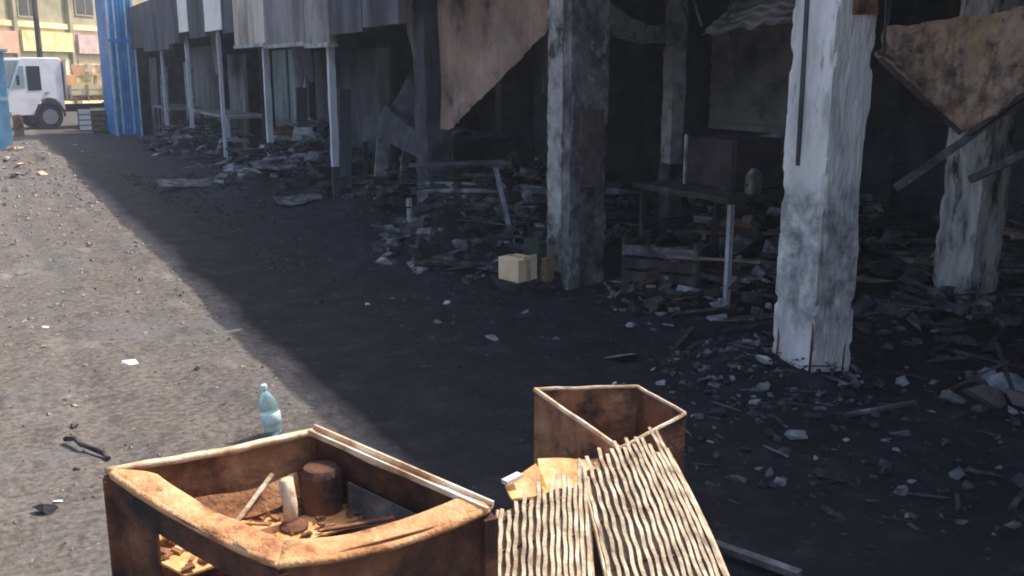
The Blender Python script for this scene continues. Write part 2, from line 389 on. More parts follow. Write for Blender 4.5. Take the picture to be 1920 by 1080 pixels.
def gz(x, y):
    x = np.asarray(x, float); y = np.asarray(y, float)
    near = np.clip((40 - np.abs(y)) / 8, 0, 1) * np.clip((14 - np.abs(x)) / 4, 0, 1)
    amp = 1 + 1.2 * np.clip((x - 2.6) / 1.0, 0, 1)
    z = vnoise(x * .8, y * .8, 1) * .03 + (vnoise(x * 3, y * 3, 2) * .018 + vnoise(x * 8, y * 8, 3) * .010 + vnoise(x * 19, y * 19, 4) * .006) * amp
    wob = vnoise(y * .35, y * 0 + 3, 11) * .35
    for rx, rw in ((.78, .13), (-.55, .14), (.28, .08)):
        d = (x - rx - wob) / rw; z = z + (-.022 * np.exp(-d * d) + .012 * np.exp(-(np.abs(d) - 1.7) ** 2 * 2)) * (.6 + vnoise(x * 2, y * 1.5, 12))
    z = z + np.maximum(0, vnoise(x * 5.5, y * 3.5, 14) - .22) * .09 * np.clip(1.6 - x, 0, 1)
    z = z * near
    for mx, my, r, h in MOUNDS:
        d = np.hypot(x - mx, y - my) / r
        z = z + h * np.exp(-d * d * 1.8) * (1 + .8 * vnoise(x * 5, y * 5, 9))
    return z
def gzf(x, y): return float(gz(x, y))
xs = np.concatenate([[-250, -150, -60, -30, -15, -8, -5, -3.5, -2.4], np.arange(-1.6, 6.2, .055), [6.6, 7.2, 8, 9.5, 12, 18, 35, 80, 150, 250]])
ys = np.concatenate([[-250, -120, -40, -15, -6, -3, -1, 0, .8], np.arange(1.2, 9, .055), np.arange(9, 21, .11), np.arange(21, 36, .3), [38, 42, 50, 65, 100, 160, 250]])
X, Y = np.meshgrid(xs, ys); Z = gz(X, Y)
nx_, ny_ = len(xs), len(ys)
co = np.stack([X.ravel(), Y.ravel(), Z.ravel()], 1)
a = (np.arange(ny_ - 1)[:, None] * nx_ + np.arange(nx_ - 1)[None]).ravel()
fa = np.stack([a, a + 1, a + 1 + nx_, a + nx_], 1)
me = bpy.data.meshes.new('ground')
me.vertices.add(len(co)); me.vertices.foreach_set('co', co.ravel())
me.loops.add(fa.size); me.loops.foreach_set('vertex_index', fa.ravel().astype(np.int32))
me.polygons.add(len(fa)); me.polygons.foreach_set('loop_start', np.arange(0, fa.size, 4, dtype=np.int32))
me.polygons.foreach_set('use_smooth', np.ones(len(fa), bool))
me.update(calc_edges=True); me.validate()
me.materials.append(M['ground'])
hb = MB().box(-255, 255, -255, 255, -1.2, 9.4).build('haze', 'haze'); hb['kind'] = 'stuff'
go = bpy.data.objects.new('ground', me); C.objects.link(go); go['kind'] = 'structure'

# ------------------------------------------------------------------ burnt market building
bld = thing('burnt_market_building', 'long burnt out market building with sooty columns and dark open bays', 'building', (5.8, 12, 0))
MB().box(3.66, 8.2, -4, 27, 2.80, 2.92).build('roof_slab', 'sootwall', bld)
MB().box(4.9, 7.6, 14.6, 21.2, 2.925, 4.25).build('added_sun_block', 'sootwall', bld)  # unseen rooftop block, added to stop sun coming through the facade gaps
MB().box(8.0, 8.2, -4, 27, -.1, 2.798).build('wall', 'sootwall', bld)
for y in (9.9, 16.0, 20.4, 24.6):
    MB().box(5.3, 7.998, y, y + .14, -.1, 2.798).build('partition_wall', 'sootwall', bld)
MB().box(3.9, 7.998, -3.9, -3.75, -.1, 2.798).build('partition_wall', 'sootwall', bld)
for y in (1.0, 3.6, 6.15, 8.75, 11.2, 14.1):
    MB().rough_box(3.95, 7.99, y + .02, y + .22, 2.58, 2.80, .12, .008, .02, int(y * 9)).build('ceiling_beam', 'sootwall', bld)
MB().box(3.66, 7.99, 26.85, 26.99, -.1, 2.798).build('end_wall', 'sootwall', bld)
# upper facade: separate boards with open joints; its straight top edge throws the long shadow line
FT = 3.06
for (y0, y1, z0, m, lab) in [(-4, -1.45, 2.62, 'darkboard', 0), (-1.4, 1.15, 2.62, 'darkboard', 0), (1.2, 3.75, 2.62, 'darkboard', 0), (3.8, 6.2, 2.62, 'darkboard', 0), (6.25, 8.62, 2.30, 'sootwall', 0),
                             (8.66, 9.6, 2.02, 'navy', 'navy scorched facade board'), (9.63, 10.62, 1.98, 'navy', 'navy scorched facade board'),
                             (10.66, 11.55, 1.90, 'greyboard', 'dull grey facade board'), (11.58, 13.35, 1.93, 'slate', 'slate purple facade board'), (13.38, 15.1, 1.96, 'tan', 'tan facade board'),
                             (15.14, 15.85, 2.15, 'darkboard', 0), (17.15, 18.5, 2.15, 'darkboard', 0), (19.45, 20.6, 2.1, 'navy', 0), (20.64, 22.2, 2.0, 'navy', 0), (22.24, 23.8, 2.0, 'navy', 0), (23.84, 26.9, 2.1, 'darkboard', 0)]:
    MB().box(3.55, 3.63, y0, y1, z0, FT).build('fascia_panel', m, bld, lab or None)
MB().box(3.545, 3.63, 15.88, 17.12, 2.22, FT).build('fascia_panel', 'white', bld, 'white board in the facade standing in for a bright sky gap')  # white paint stands in for bright sky seen through a facade gap
MB().box(3.545, 3.63, 18.55, 19.42, 2.28, FT).build('fascia_panel', 'white', bld, 'narrow white board in the facade standing in for a bright sky gap')  # second white stand-in for the brightness of a sky gap
for (y0, y1, z0) in [(10.66, 11.55, 1.90), (11.58, 13.35, 1.93), (13.38, 15.1, 1.96)]:
    MB().box(3.53, 3.65, y0 + .002, y1 - .002, z0 - .05, z0 - .002).build('fascia_trim', 'plaster', bld)
MB().box(3.632, 3.658, -4, 26.9, 2.925, FT - .01).build('added_streak_stop', 'darkboard', bld)  # strip added behind the boards to stop sun streaks through their joints
M['strip_plaster'] = mat('strip_plaster', [(.10, .095, .09), (.33, .315, .295), (.46, .44, .41)], 6, blotch=(.05, .047, .047), bscale=4, bpos=(.5, .64))
M['cabpaint2'] = mat('brown_render', [(.05, .038, .036), (.09, .066, .06), (.14, .11, .10)], 5)
# columns along the front
c3 = MB().rough_box(3.70, 3.98, 3.48, 3.77, -.1, 2.80, .024, .005, .035, 3).build('column', 'white_col', bld, 'pale limewashed column with soot streaks and a chipped foot', smooth=False)
for (x, y, l_) in ((3.715, 3.50, .34), (3.72, 3.745, .30), (3.955, 3.50, .26)):
    MB().tube([(x - .03, y - .02, .0), (x - .022, y - .018, l_ * .6), (x - .005, y - .004, l_)], .007, 6).build('exposed_rebar', 'rustdark', c3)
MB().beam((3.695, 3.665, 1.12), (3.692, 3.675, 2.35), .022, .012, (1, 0, 0)).build('crack_scar', 'soot', c3)
p = MB(); p.rough_box(3.80, 3.97, 3.466, 3.50, 1.86, 2.12, .03, .012, .03, 5); p.build('bare_brick_patch', 'rustmid', c3)
MB().rough_box(3.78, 4.11, 6.0, 6.32, -.1, 2.80, .026, .008, .04, 11).build('column', 'burnt_col', bld, 'blackened column with pale scorched left corner')
MB().rough_box(3.768, 3.782, 6.10, 6.30, .1, 2.2, .022, .006, .09, 41).build('pale_plaster_strip', 'strip_plaster', bld)
MB().rough_box(3.86, 4.06, 5.984, 6.006, .75, 1.32, .03, .006, .05, 43).build('brown_render_patch', 'cabpaint2', bld)
MB().rough_box(3.80, 4.08, 8.62, 8.90, -.1, 2.80, .05, .012, .04, 12).build('column', 'soot', bld, 'fully charred black column')
for (y, wd, zf) in ((11.08, .078, .48), (13.95, .085, .34), (16.82, .058, .12), (19.6, .07, .3), (22.4, .07, .3)):
    MB().rough_box(3.67, 3.67 + wd, y, y + wd, zf, 2.80, .05, .004, .012, int(y)).build('post', 'grey_post', bld, 'slim pale grey post with a charred foot')
    MB().rough_box(3.668, 3.672 + wd, y - .002, y + wd + .002, -.1, zf, .05, .006, .015, int(y)).build('post_foot', 'soot', bld)
# second line of columns inside
MB().rough_box(5.56, 5.84, 3.93, 4.21, -.1, 2.80, .045, .012, .04, 21).build('column', 'pale_col', bld, 'pinkish beige inner column, charred at its foot')
MB().rough_box(5.44, 5.58, 6.95, 7.09, .78, 2.80, .045, .010, .03, 22).build('column', 'plaster', bld, 'thin grey inner column')
MB().rough_box(5.43, 5.59, 6.94, 7.10, -.1, .778, .05, .012, .03, 22).build('column_foot', 'soot', bld)
MB().rough_box(5.5, 5.8, 9.2, 9.5, -.1, 2.8, .06, .012, .04, 23).build('column', 'soot', bld)
# sagging concrete beam from the blackened column to the thin inner column
def sag(u, v):
    q = lerp((4.10, 6.22, 2.06), (5.46, 7.0, 1.93), u); return q + Vector((.10 * (v - .5), -.14 * (v - .5), -.10 * math.sin(math.pi * u)))
b = MB()
for i in range(8):
    q0, q1 = sag(i / 8, .5), sag((i + 1) / 8, .5)
    b.beam(q0, q1 + (q1 - q0) * .02, .16, .13 + .012 * (i % 2))
b.build('sagging_beam', 'plaster', bld)
M['pale_shutter'] = mat('pale_shutter', [(.3, .29, .28), (.55, .54, .52), (.7, .69, .67)], 2.0, blotch=(.12, .115, .11), bscale=1.2, bpos=(.5, .7))
# roller shutters at the back of the bays (slats in relief)
def shutter(y0, y1, z0, z1, m, x=7.93):
    b = MB(); k = 0; z = z0
    while z < z1:
        b.box(x + .012 * (k % 2), x + .045, y0, y1, z, min(z + .075, z1)); z += .078; k += 1
    return b.build('roller_shutter', m, bld)
shutter(7.0, 9.4, .9, 2.15, 'pale_shutter')
shutter(4.4, 6.6, 0, 2.1, 'darkboard')
MB().box(7.86, 7.90, 7.0, 9.5, 2.16, 2.3).build('shutter_box', 'darkboard', bld)
# shop fronts in the far bays
MB().box(5.0, 5.06, 16.4, 18.4, .05, 1.95).build('door', 'teal', bld, 'dull teal metal door deep in a far bay')
MB().box(4.98, 5.07, 17.35, 17.43, .05, 1.95).build('door_frame', 'darkboard', bld)
MB().box(5.02, 5.08, 12.6, 15.9, -.05, 1.9).build('partition_wall', 'navy', bld)
MB().box(4.6, 4.66, 19.0, 20.3, 0, 1.9).build('door', 'slate', bld)
MB().box(4.6, 4.66, 21.0, 24.3, 0, 2.1).build('partition_wall', 'slate', bld)

# ------------------------------------------------------------------ sheets hanging from the burnt ceiling
hs = thing('hanging_roof_sheet', 'torn brown scorched sheet hanging between the blackened column and the charred one', 'roof sheet', (3.92, 7.6, 1.05))
def hfn(u, v):
    y = 8.56 - 2.16 * u
    low = 1.05 + max(0, u - .10) * 1.02 + .016 * mn.noise(Vector((u * 9, 0, 1))) + .014 * mn.noise(Vector((u * 41, 0, 4)))
    z = 2.79 + (low - 2.79) * v
    return Vector((3.92 + (.005 + .004 * mn.noise(Vector((u * 3, v * 2, 5)))) * math.sin(u * 2 * math.pi * 18) + .05 * mn.noise(Vector((u * 2.5, v * 2, 2))) * v, y, z))
MB().grid(hfn, 160, 16, .006).build('corrugated_sheet', 'brownsheet', hs)
MB().beam((3.90, 8.5, 2.77), (3.90, 6.45, 2.77), .05, .05).build('batten', 'charwood', hs)
for k, (p0, p1, z0, z1, m, dx) in enumerate([((4.35, 10.75), (4.15, 9.1), 1.72, 2.79, 'greyboard', .25), ((5.1, 8.9), (4.9, 7.6), 1.35, 2.79, 'slate', .15), ((6.6, 6.9), (6.5, 5.9), 1.75, 2.79, 'ashgrey', .2), ((4.5, 15.6), (4.4, 14.3), 1.5, 2.79, 'navy', .1), ((4.2, 20.0), (4.1, 18.9), 1.55, 2.79, 'slate', .1)]):
    def bf(u, v, p0=p0, p1=p1, z0=z0, z1=z1, dx=dx, k=k):
        x, y = p0[0] + (p1[0] - p0[0]) * u, p0[1] + (p1[1] - p0[1]) * u
        return Vector((x + dx * v + .05 * mn.noise(Vector((u * 3, v * 3, k))), y, z1 + (z0 - z1) * v * (1 + .22 * mn.noise(Vector((u * 5, 3, k)))) - .1 * u * v))
    o = MB().grid(bf, 26, 10, .012).build('hanging_board', m)
    tag(o, ['grey smoke stained board hanging over the charred counter', 'slate board hanging in the bay left of the blackened column', 'pale ash board hanging deep in the bay above the table', 'navy board hanging between the second and third slim posts', 'slate board hanging over the grey topped stall'][k], 'board', 'boards hanging in the burnt bays')
o = MB().grid(lambda u, v: Vector((5.0 + .5 * v + .015 * math.sin(v * 2 * math.pi * 7), 6.05 - 1.45 * u, 1.86 + .05 * math.sin(3 * u) + .42 * v + .03 * mn.noise(Vector((u * 4, v * 4, 7))) + .05 * (1 - v) * mn.noise(Vector((u * 12, 0, 3))))), 30, 56, .006).build('sagging_roof_sheet', 'greyboard')
tag(o, 'grey ribbed roof sheet sagging between the blackened and the pale column', 'roof sheet')
vs_ = thing('collapsed_ceiling_panel', 'brown mottled ceiling panel hanging in a V behind the pale column', 'ceiling panel', (4.8, 3.5, 1.3))
VL, VA, VB, VR_ = (4.60, 4.0, 1.70), (4.80, 3.56, 1.285), (4.80, 3.46, 1.29), (4.80, 3.12, 1.56)
TL, TR = (4.95, 4.26, 1.843), (4.95, 3.22, 1.935)
def vfn(u, v):
    if u < .5: q = lerp(VL, VA, u / .5)
    elif u < .6: q = lerp(VA, VB, (u - .5) / .1)
    else: q = lerp(VB, VR_, (u - .6) / .4)
    t = lerp(TL, TR, u)
    q = lerp(q, t, v) + Vector((0, 0, -.05 * math.sin(math.pi * v)))
    return q + mn.noise_vector(q * 6) * .03 + mn.noise_vector(q * 17) * .012 + Vector((-.006, -.004, 0)) * math.cos(u * 2 * math.pi * 16)
MB().grid(vfn, 96, 30, .018).build('ceiling_board', 'brownslab', vs_)
for (a_, b_) in (((4.60, 3.98, 1.66), (4.80, 3.55, 1.255)), ((4.81, 3.50, 1.255), (4.82, 3.05, 1.59))):
    MB().beam(a_, b_, .03, .025).build('batten', 'charwood', vs_)
for (q0, q1) in (((4.62, 3.97, 1.68), (4.7, 4.1, 2.8)), ((4.95, 4.24, 1.84), (4.97, 4.24, 2.8)), ((4.95, 3.3, 1.93), (5.0, 3.3, 2.8))):
    MB().tube([q0, lerp(q0, q1, .5) + Vector((.03, .02, 0)), q1], .008, 6).build('hanger_rod', 'soot', vs_)
o = MB().beam((4.66, 3.84, .93), (5.02, 3.27, 1.50), .055, .05, taper=.8).build('fallen_beam', 'rubble')
tag(o, 'grey charred beam leaning across in front of the inner column, under the V shaped panel', 'beam', 'fallen beams')
o = MB().beam((5.27, 3.80, .95), (5.34, 3.30, 1.24), .05, .045).build('fallen_beam', 'rubble')
tag(o, 'short grey charred beam slanting up beside the inner column towards the frame edge', 'beam', 'fallen beams')

# ------------------------------------------------------------------ big rusty box frame in front
def side_panel(a, b, z0, frame_t=.012, inset=(0, 0, 0)):
    a, b = Vector(a), Vector(b)
    return lambda u, v: lerp(a, b, u) * 1 + Vector((0, 0, (z0 - lerp(a, b, u).z) * v))
L, B, Rr, F = (0.158, 2.026, .800), (0.620, 2.084, .782), (0.849, 1.624, .726), (0.387, 1.566, .745)
Lv, Bv, Rv, Fv = Vector(L), Vector(B), Vector(Rr), Vector(F)
cen = (Lv + Bv + Rv + Fv) / 4
ZB = .02
bx = thing('rusty_steel_cabinet', 'big open topped rusty steel cabinet frame with a wide orange rim', 'metal cabinet', (cen.x, cen.y, 0))
def rim_bar(a, b, ia, ib, th, nm='rim', m='rust', roll=.0, dip=.006):
    # flat rim between outer edge a-b and inner edge ia-ib, dented
    def fn(u, v):
        q = lerp(lerp(a, b, u), lerp(ia, ib, u), v)
        return q + Vector((0, 0, .006 * mn.noise(q * 11) - dip * math.sin(math.pi * u) - roll * (max(0, .3 - v) / .3) ** 2 - roll * .7 * (max(0, v - .7) / .3) ** 2)) + Vector((mn.noise(q * 7) * .003, mn.noise(q * 8 + Vector((3, 1, 2))) * .003, 0))
    return MB().grid(fn, 24, 10, th).build(nm, m, bx, smooth=True)
def inn(p_, k): return p_ + (cen - p_) * k
fL, fF, fR, fB = inn(Lv, .16), inn(Fv, .15), inn(Rv, .13), inn(Bv, .05)
fL = Lv + (Fv - Lv) * .14 + (Bv - Lv) * .13
fF = Fv + (Lv - Fv) * .13 + (Rv - Fv) * .13
fR = Rv + (Fv - Rv) * .05 + (Bv - Rv) * .13
fB = Bv + (Rv - Bv) * .05 + (Lv - Bv) * .05
fL2 = Lv + (Fv - Lv) * .05 + (Bv - Lv) * .13
rim_bar(Lv, Fv, fL, fF, .010, roll=.005, dip=.012)
rim_bar(Fv, Rv, fF, fR, .010, roll=.005, dip=.020)
# thick rolled outer edge with rounded corners
def corner(p_, a_, b_, r=.035, n=6):
    d0, d1 = (a_ - p_).normalized() * r, (b_ - p_).normalized() * r
    return [(p_ + d0) * (1 - t) ** 2 + p_ * 2 * t * (1 - t) + (p_ + d1) * t ** 2 for t in [k / n for k in range(n + 1)]]
cin = lambda q: q + (cen - q).normalized() * .004 + Vector((0, 0, -.006))
path = corner(cin(Lv), cin(Bv), cin(Fv))
path += [lerp(cin(Lv), cin(Fv), t) + Vector((0, 0, -.012 * math.sin(math.pi * t))) for t in (.2, .35, .5, .65, .8)]
path += corner(cin(Fv), cin(Lv), cin(Rv))
path += [lerp(cin(Fv), cin(Rv), t) + Vector((0, 0, -.020 * math.sin(math.pi * t))) for t in (.2, .35, .5, .65, .8)]
path += corner(cin(Rv), cin(Fv), cin(Bv), .02)
MB().tube(path, .0085, 10).build('rolled_edge', 'rust', bx, smooth=True)
rim_bar(Bv, Rv, fB, Rv + (Bv - Rv) * .13 + (Fv - Rv) * .05, .008, m='rimpale')
rim_bar(Lv, Bv, Lv + (Fv - Lv) * .03, Bv + (Fv - Lv) * .03, .012, m='rimpale')
# upright folded lip along the back right edge
for k in (0.0, .018):
    MB().beam(Bv + Vector((-k, -k * .6, .006 - k * .3)), Rv + Vector((-k, -k * .6, .006 - k * .3)), .005, .012).build('rim_lip', 'rimpale', bx)
def wall(a, b, m, zt=-.012, zb=ZB, nm='side_panel', push=.0, hole=None):
    a, b = Vector(a), Vector(b)
    nrm = (b - a).cross(Vector((0, 0, 1))).normalized()
    def fn(u, v):
        q = lerp(a, b, u); z = (q.z + zt) * (1 - v) + zb * v
        q = Vector((q.x, q.y, z))
        return q + nrm * (push + .008 * mn.noise(q * 5) * math.sin(math.pi * u))
    return MB().grid(fn, 20, 20, .004).build(nm, m, bx)
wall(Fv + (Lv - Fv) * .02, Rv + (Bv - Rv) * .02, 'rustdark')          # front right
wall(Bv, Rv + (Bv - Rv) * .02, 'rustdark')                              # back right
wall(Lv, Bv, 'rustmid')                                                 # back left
# left front side: open below a deep rail, with corner post
rail_t = [Lv + Vector((0, 0, -.012)), Fv + Vector((0, 0, -.012))]
def railf(u, v):
    q = lerp(rail_t[0], rail_t[1], u); return q + Vector((.004 * mn.noise(q * 9), 0, -.062 * v))
MB().grid(railf, 20, 3, .006).build('side_rail', 'rustdark', bx)
def postf(u, v):
    q = lerp(Lv, Lv + (Fv - Lv) * .30, u); return Vector((q.x + .004 * mn.noise(q * 9 + Vector((0, 0, v * 4))), q.y, (q.z - .05) * (1 - v) + ZB * v)) + Vector((.006, .003, 0))
MB().grid(postf, 6, 16, .006).build('corner_panel', 'rustdark', bx)
MB().beam(Lv + Vector((0.01, -.01, -.02)), (Lv.x + .01, Lv.y - .01, ZB), .03, .03).build('corner_post', 'rustdark', bx)
MB().beam(Fv + Vector((0, .012, -.02)), (Fv.x, Fv.y + .012, ZB), .03, .03).build('corner_post', 'rustdark', bx)
MB().beam(Rv + Vector((-.012, 0, -.02)), (Rv.x - .012, Rv.y, ZB), .03, .03).build('corner_post', 'rustdark', bx)
# inner tray and sloping shelf, sunlit rust
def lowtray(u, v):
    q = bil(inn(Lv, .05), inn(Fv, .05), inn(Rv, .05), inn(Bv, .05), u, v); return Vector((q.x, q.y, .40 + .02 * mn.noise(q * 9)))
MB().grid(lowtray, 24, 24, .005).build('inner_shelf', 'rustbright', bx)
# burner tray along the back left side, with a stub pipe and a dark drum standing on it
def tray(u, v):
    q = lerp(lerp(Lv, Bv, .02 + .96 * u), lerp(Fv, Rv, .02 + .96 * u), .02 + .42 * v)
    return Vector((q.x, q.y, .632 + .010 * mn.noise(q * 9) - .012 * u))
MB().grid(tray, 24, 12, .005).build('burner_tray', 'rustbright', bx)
pb = Vector((.512, 1.935, .628))
MB().tube([pb, pb + Vector((.002, .002, .05)), pb + Vector((-.004, .004, .108))], [.017, .016, .016], 12).build('stub_pipe', 'rimpale', bx, smooth=True)
MB().lathe(pb + Vector((.004, -.012, -.004)), [(.03, 0), (.032, .01), (.022, .018), (.018, .02)], 14).build('pipe_flange', 'rustdark', bx)
MB().lathe((.600, 1.985, .62), [(.040, 0), (.046, .01), (.046, .095), (.038, .11), (.015, .112)], 18).build('burner_drum', 'rustdark', bx, smooth=False)
for k, (a_, b_, t_) in enumerate([((.30, 1.93, .645), (.43, 2.03, .665), .016), ((.36, 2.02, .64), (.46, 1.90, .66), .012), ((.56, 1.86, .64), (.70, 1.80, .66), .014), ((.40, 1.96, .65), (.50, 2.02, .72), .010)]):
    MB().beam(a_, b_, t_, t_ * .4).build('scrap_bar', ['rustmid', 'rust', 'rustmid', 'rimpale'][k], bx)
bm_ = MB()
r_ = random.Random(3)
for k in range(90):
    u, v = r_.random(), r_.random(); q = tray(u, v) + Vector((0, 0, .006)); z_ = r_.uniform(.004, .014); a_ = r_.uniform(0, 6.28)
    bm_.beam(q, q + Vector((math.cos(a_) * z_ * 2, math.sin(a_) * z_ * 2, z_ * .5)), z_, z_ * .5)
bm_.build('rust_flakes', 'rustmid', bx, kind='stuff')
def strip(u, v):
    q = lerp((.25, 1.99, .70), (.56, 2.04, .70), u); return q + Vector((0, -.03 * v, -.05 * v + .008 * math.sin(u * 7)))
MB().grid(strip, 14, 3, .004).build('bent_strip', 'rustmid', bx)
def greyp(u, v):
    q = lerp((.66, 1.95, .70), (.80, 1.68, .66), u); return Vector((q.x - .012, q.y - .01, q.z - .13 * v))
MB().grid(greyp, 10, 6, .004).build('bare_steel_patch', 'rubble', bx)

# ------------------------------------------------------------------ smaller rusty box behind
L2, B2, R2, F2 = Vector((1.411, 2.422, .65)), Vector((1.70, 2.293, .65)), Vector((1.679, 2.034, .65)), Vector((1.437, 2.012, .60))
c2 = (L2 + B2 + R2 + F2) / 4
b2 = thing('rusty_steel_box', 'smaller open rusty steel box with thin bright edges, standing behind the lattice sheets', 'metal box', (c2.x, c2.y, 0))
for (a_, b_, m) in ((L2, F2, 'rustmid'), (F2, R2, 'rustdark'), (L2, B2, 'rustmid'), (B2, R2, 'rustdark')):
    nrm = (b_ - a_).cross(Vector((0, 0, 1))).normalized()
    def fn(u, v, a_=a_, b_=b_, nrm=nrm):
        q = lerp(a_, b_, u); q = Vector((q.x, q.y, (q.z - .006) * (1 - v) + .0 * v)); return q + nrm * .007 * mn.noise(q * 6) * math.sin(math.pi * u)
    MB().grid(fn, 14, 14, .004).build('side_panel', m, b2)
    MB().tube([lerp(a_, b_, t) + Vector((0, 0, .004 * mn.noise(lerp(a_, b_, t) * 20))) for t in (0, .2, .4, .6, .8, 1)], .0075 if m == 'rustmid' and a_ is L2 and b_ is F2 else .0055, 6).build('rim', 'rimpale', b2)
MB().hexa([Vector((q.x, q.y, z)) for z in (.10, .106) for q in (inn(F2, 0) * .98 + c2 * .02, R2 * .98 + c2 * .02, B2 * .98 + c2 * .02, L2 * .98 + c2 * .02)]).build('box_floor', 'rustmid', b2)

# ------------------------------------------------------------------ scorched chest carrying the sheets
ch = thing('scorched_metal_chest', 'low dark scorched chest under the lattice sheets beside the big cabinet', 'chest', (1.16, 1.72, 0))
ft = [(0.97, 1.76), (1.10, 1.36), (1.36, 1.50), (1.36, 2.00), (1.22, 2.08)]
cm = MB(); n5 = len(ft)
cm.add([(x, y, 0.0) for x, y in ft] + [(x, y, .42) for x, y in ft], [tuple(range(n5 - 1, -1, -1)), tuple(range(n5, 2 * n5))] + [(i, (i + 1) % n5, (i + 1) % n5 + n5, i + n5) for i in range(n5)])
cm.build('chest_body', 'rustdark', ch, bevel=.006)
cm = MB()
fl = [(x + (x - 1.18) * .03, y + (y - 1.74) * .03) for x, y in ft]
cm.add([(x, y, .423) for x, y in fl] + [(x, y, .445) for x, y in fl], [tuple(range(n5 - 1, -1, -1)), tuple(range(n5, 2 * n5))] + [(i, (i + 1) % n5, (i + 1) % n5 + n5, i + n5) for i in range(n5)])
cm.build('chest_lid', 'rustdark', ch, bevel=.005)
def plate(name, lab, q, m, seed, sagk=.015):
    q = [Vector(k) for k in q]
    def fn(u, v):
        p_ = bil(*q, u, v); return p_ + Vector((0, 0, .016 * mn.noise(p_ * 9 + Vector((seed, 0, 0))) - sagk * math.sin(math.pi * u) * math.sin(math.pi * v)))
    o = MB().grid(fn, 18, 12, .005).build(name, m); return tag(o, lab, 'metal sheet', 'loose rusty sheets')
plate('rusty_sheet', 'bright orange rusty sheet lying flat against the foot of the smaller box', [(1.262, 2.150, .55), (1.412, 2.075, .555), (1.31, 1.86, .535), (1.165, 1.95, .53)], 'rustbright', 1)
plate('rusty_sheet', 'small salmon coloured rusty plate left of the larger orange sheet', [(1.125, 2.085, .535), (1.245, 2.128, .55), (1.20, 1.985, .54), (1.10, 2.00, .53)], 'rustbright', 5)
o = MB().beam((1.11, 2.06, .552), (1.165, 2.075, .556), .022, .012).build('pale_chip', 'paper'); tag(o, 'tiny pale chip on the edge of the salmon rusty plate', 'chip')

# ------------------------------------------------------------------ expanded metal lattice sheets
def lattice(name, lab, q, ncol, nrow, seed, bulge, wd=.0092):
    q = [Vector(k) for k in q]                       # TL TR BR BL
    cc = sum(q, Vector()) / 4
    nrm = (q[3] - q[0]).cross(q[1] - q[0]).normalized()
    if nrm.z < 0: nrm = -nrm
    rt = thing(name, lab, 'metal lattice', tuple(cc), 'lattice sheets')
    def S(u, v):
        p_ = bil(*q, u, v)
        return p_ + nrm * (bulge(u, v) + .006 * mn.noise(p_ * 3 + Vector((seed, 0, 0))) + .0012 * mn.noise(p_ * 26))
    b = MB(); du = 1 / ncol
    for i in range(ncol):
        for sgn in (-1, 1):
            pts = []; jag = rnd.uniform(-.09, .07) - (.10 if i == ncol - 1 else 0)
            for k in range(nrow + 1):
                ph = ((k + i) % 2) * 2 - 1
                u = (i + .5) * du + sgn * (.225 if ph < 0 else .315) * du
                for t in (0, .5):
                    if k == nrow and t: break
                    ph2 = ((k + 1 + i) % 2) * 2 - 1
                    u2 = (i + .5) * du + sgn * (.225 if ph2 < 0 else .315) * du
                    pts.append(S(u + (u2 - u) * (.28 if t else 0), jag + (1 - jag) * (k + t * .9) / nrow))
            b.ribbon(pts, wd, .0035, nrm)
    o = b.build('lattice_strands', 'lattice', rt, kind='stuff')
    MB().grid(lambda u, v: S(.02 + .96 * u, .04 + .96 * v + (.05 * mn.noise(Vector((u * 9, 1, seed))) if v < .05 else 0)) - nrm * (.007 + .002 * math.cos(u * ncol * 4 * math.pi)), ncol * 8, 14, .002).build('backing_sheet', 'lathback', rt)
    e = MB().tube([S(0, k / 14) for k in range(15)], .005, 6).build('edge_wire', 'rimpale', rt)
    e = MB().tube([S(1, k / 14) for k in range(15)], .006, 6).build('edge_wire', 'rimpale', rt)
    for v in (.12, .42, .72):
        MB().tube([S(k / 14, v) - nrm * .004 for k in range(15)], .003, 6).build('cross_wire', 'rustmid', rt)
    return rt
lattice('lattice_sheet', 'right hand cream expanded metal lattice sheet, wide and arched, beside the dark gap',
        [(1.268, 1.945, .60), (1.530, 1.922, .61), (1.345, 1.400, .44), (1.095, 1.53, .44)], 8, 12, 2, lambda u, v: .035 * math.sin(math.pi * u) + .015 * math.sin(3 * v))
lattice('lattice_sheet', 'left hand cream expanded metal lattice sheet, next to the big rusty cabinet',
        [(0.985, 1.862, .585), (1.258, 1.895, .598), (1.065, 1.545, .45), (.865, 1.66, .45)], 7, 9, 6, lambda u, v: .03 * math.sin(math.pi * u) - .03 * u * v)

# ------------------------------------------------------------------ bottle on the sunny ground
bl = thing('plastic_bottle', 'crumpled teal plastic bottle standing on the sunlit dirt behind the big cabinet', 'bottle', (1.035, 4.10, gzf(1.035, 4.10)))
z0 = gzf(1.035, 4.10)
prof = [(.027, 0), (.041, .006), (.043, .03), (.038, .05), (.043, .07), (.037, .09), (.042, .11), (.041, .14), (.034, .165), (.022, .19), (.0125, .205), (.0125, .222)]
MB().lathe((1.035, 4.10, z0), prof, 18, (-.14, .08, 1)).build('bottle_body', 'bottle', bl, smooth=True)
MB().lathe(Vector((1.035, 4.10, z0)) + Vector((-.14, .08, 1)).normalized() * .216, [(.0145, 0), (.0145, .016), (.010, .02)], 12, (-.14, .08, 1)).build('bottle_cap', 'cap', bl)
MB().lathe(Vector((1.035, 4.10, z0)) + Vector((-.14, .08, 1)).normalized() * .055, [(.041, 0), (.0445, .003), (.0445, .045), (.041, .05)], 18, (-.14, .08, 1)).build('bottle_label', 'blotchlabel', bl, smooth=True)
bb.inputs['Transmission Weight'].default_value = .8; bb.inputs['Roughness'].default_value = .08

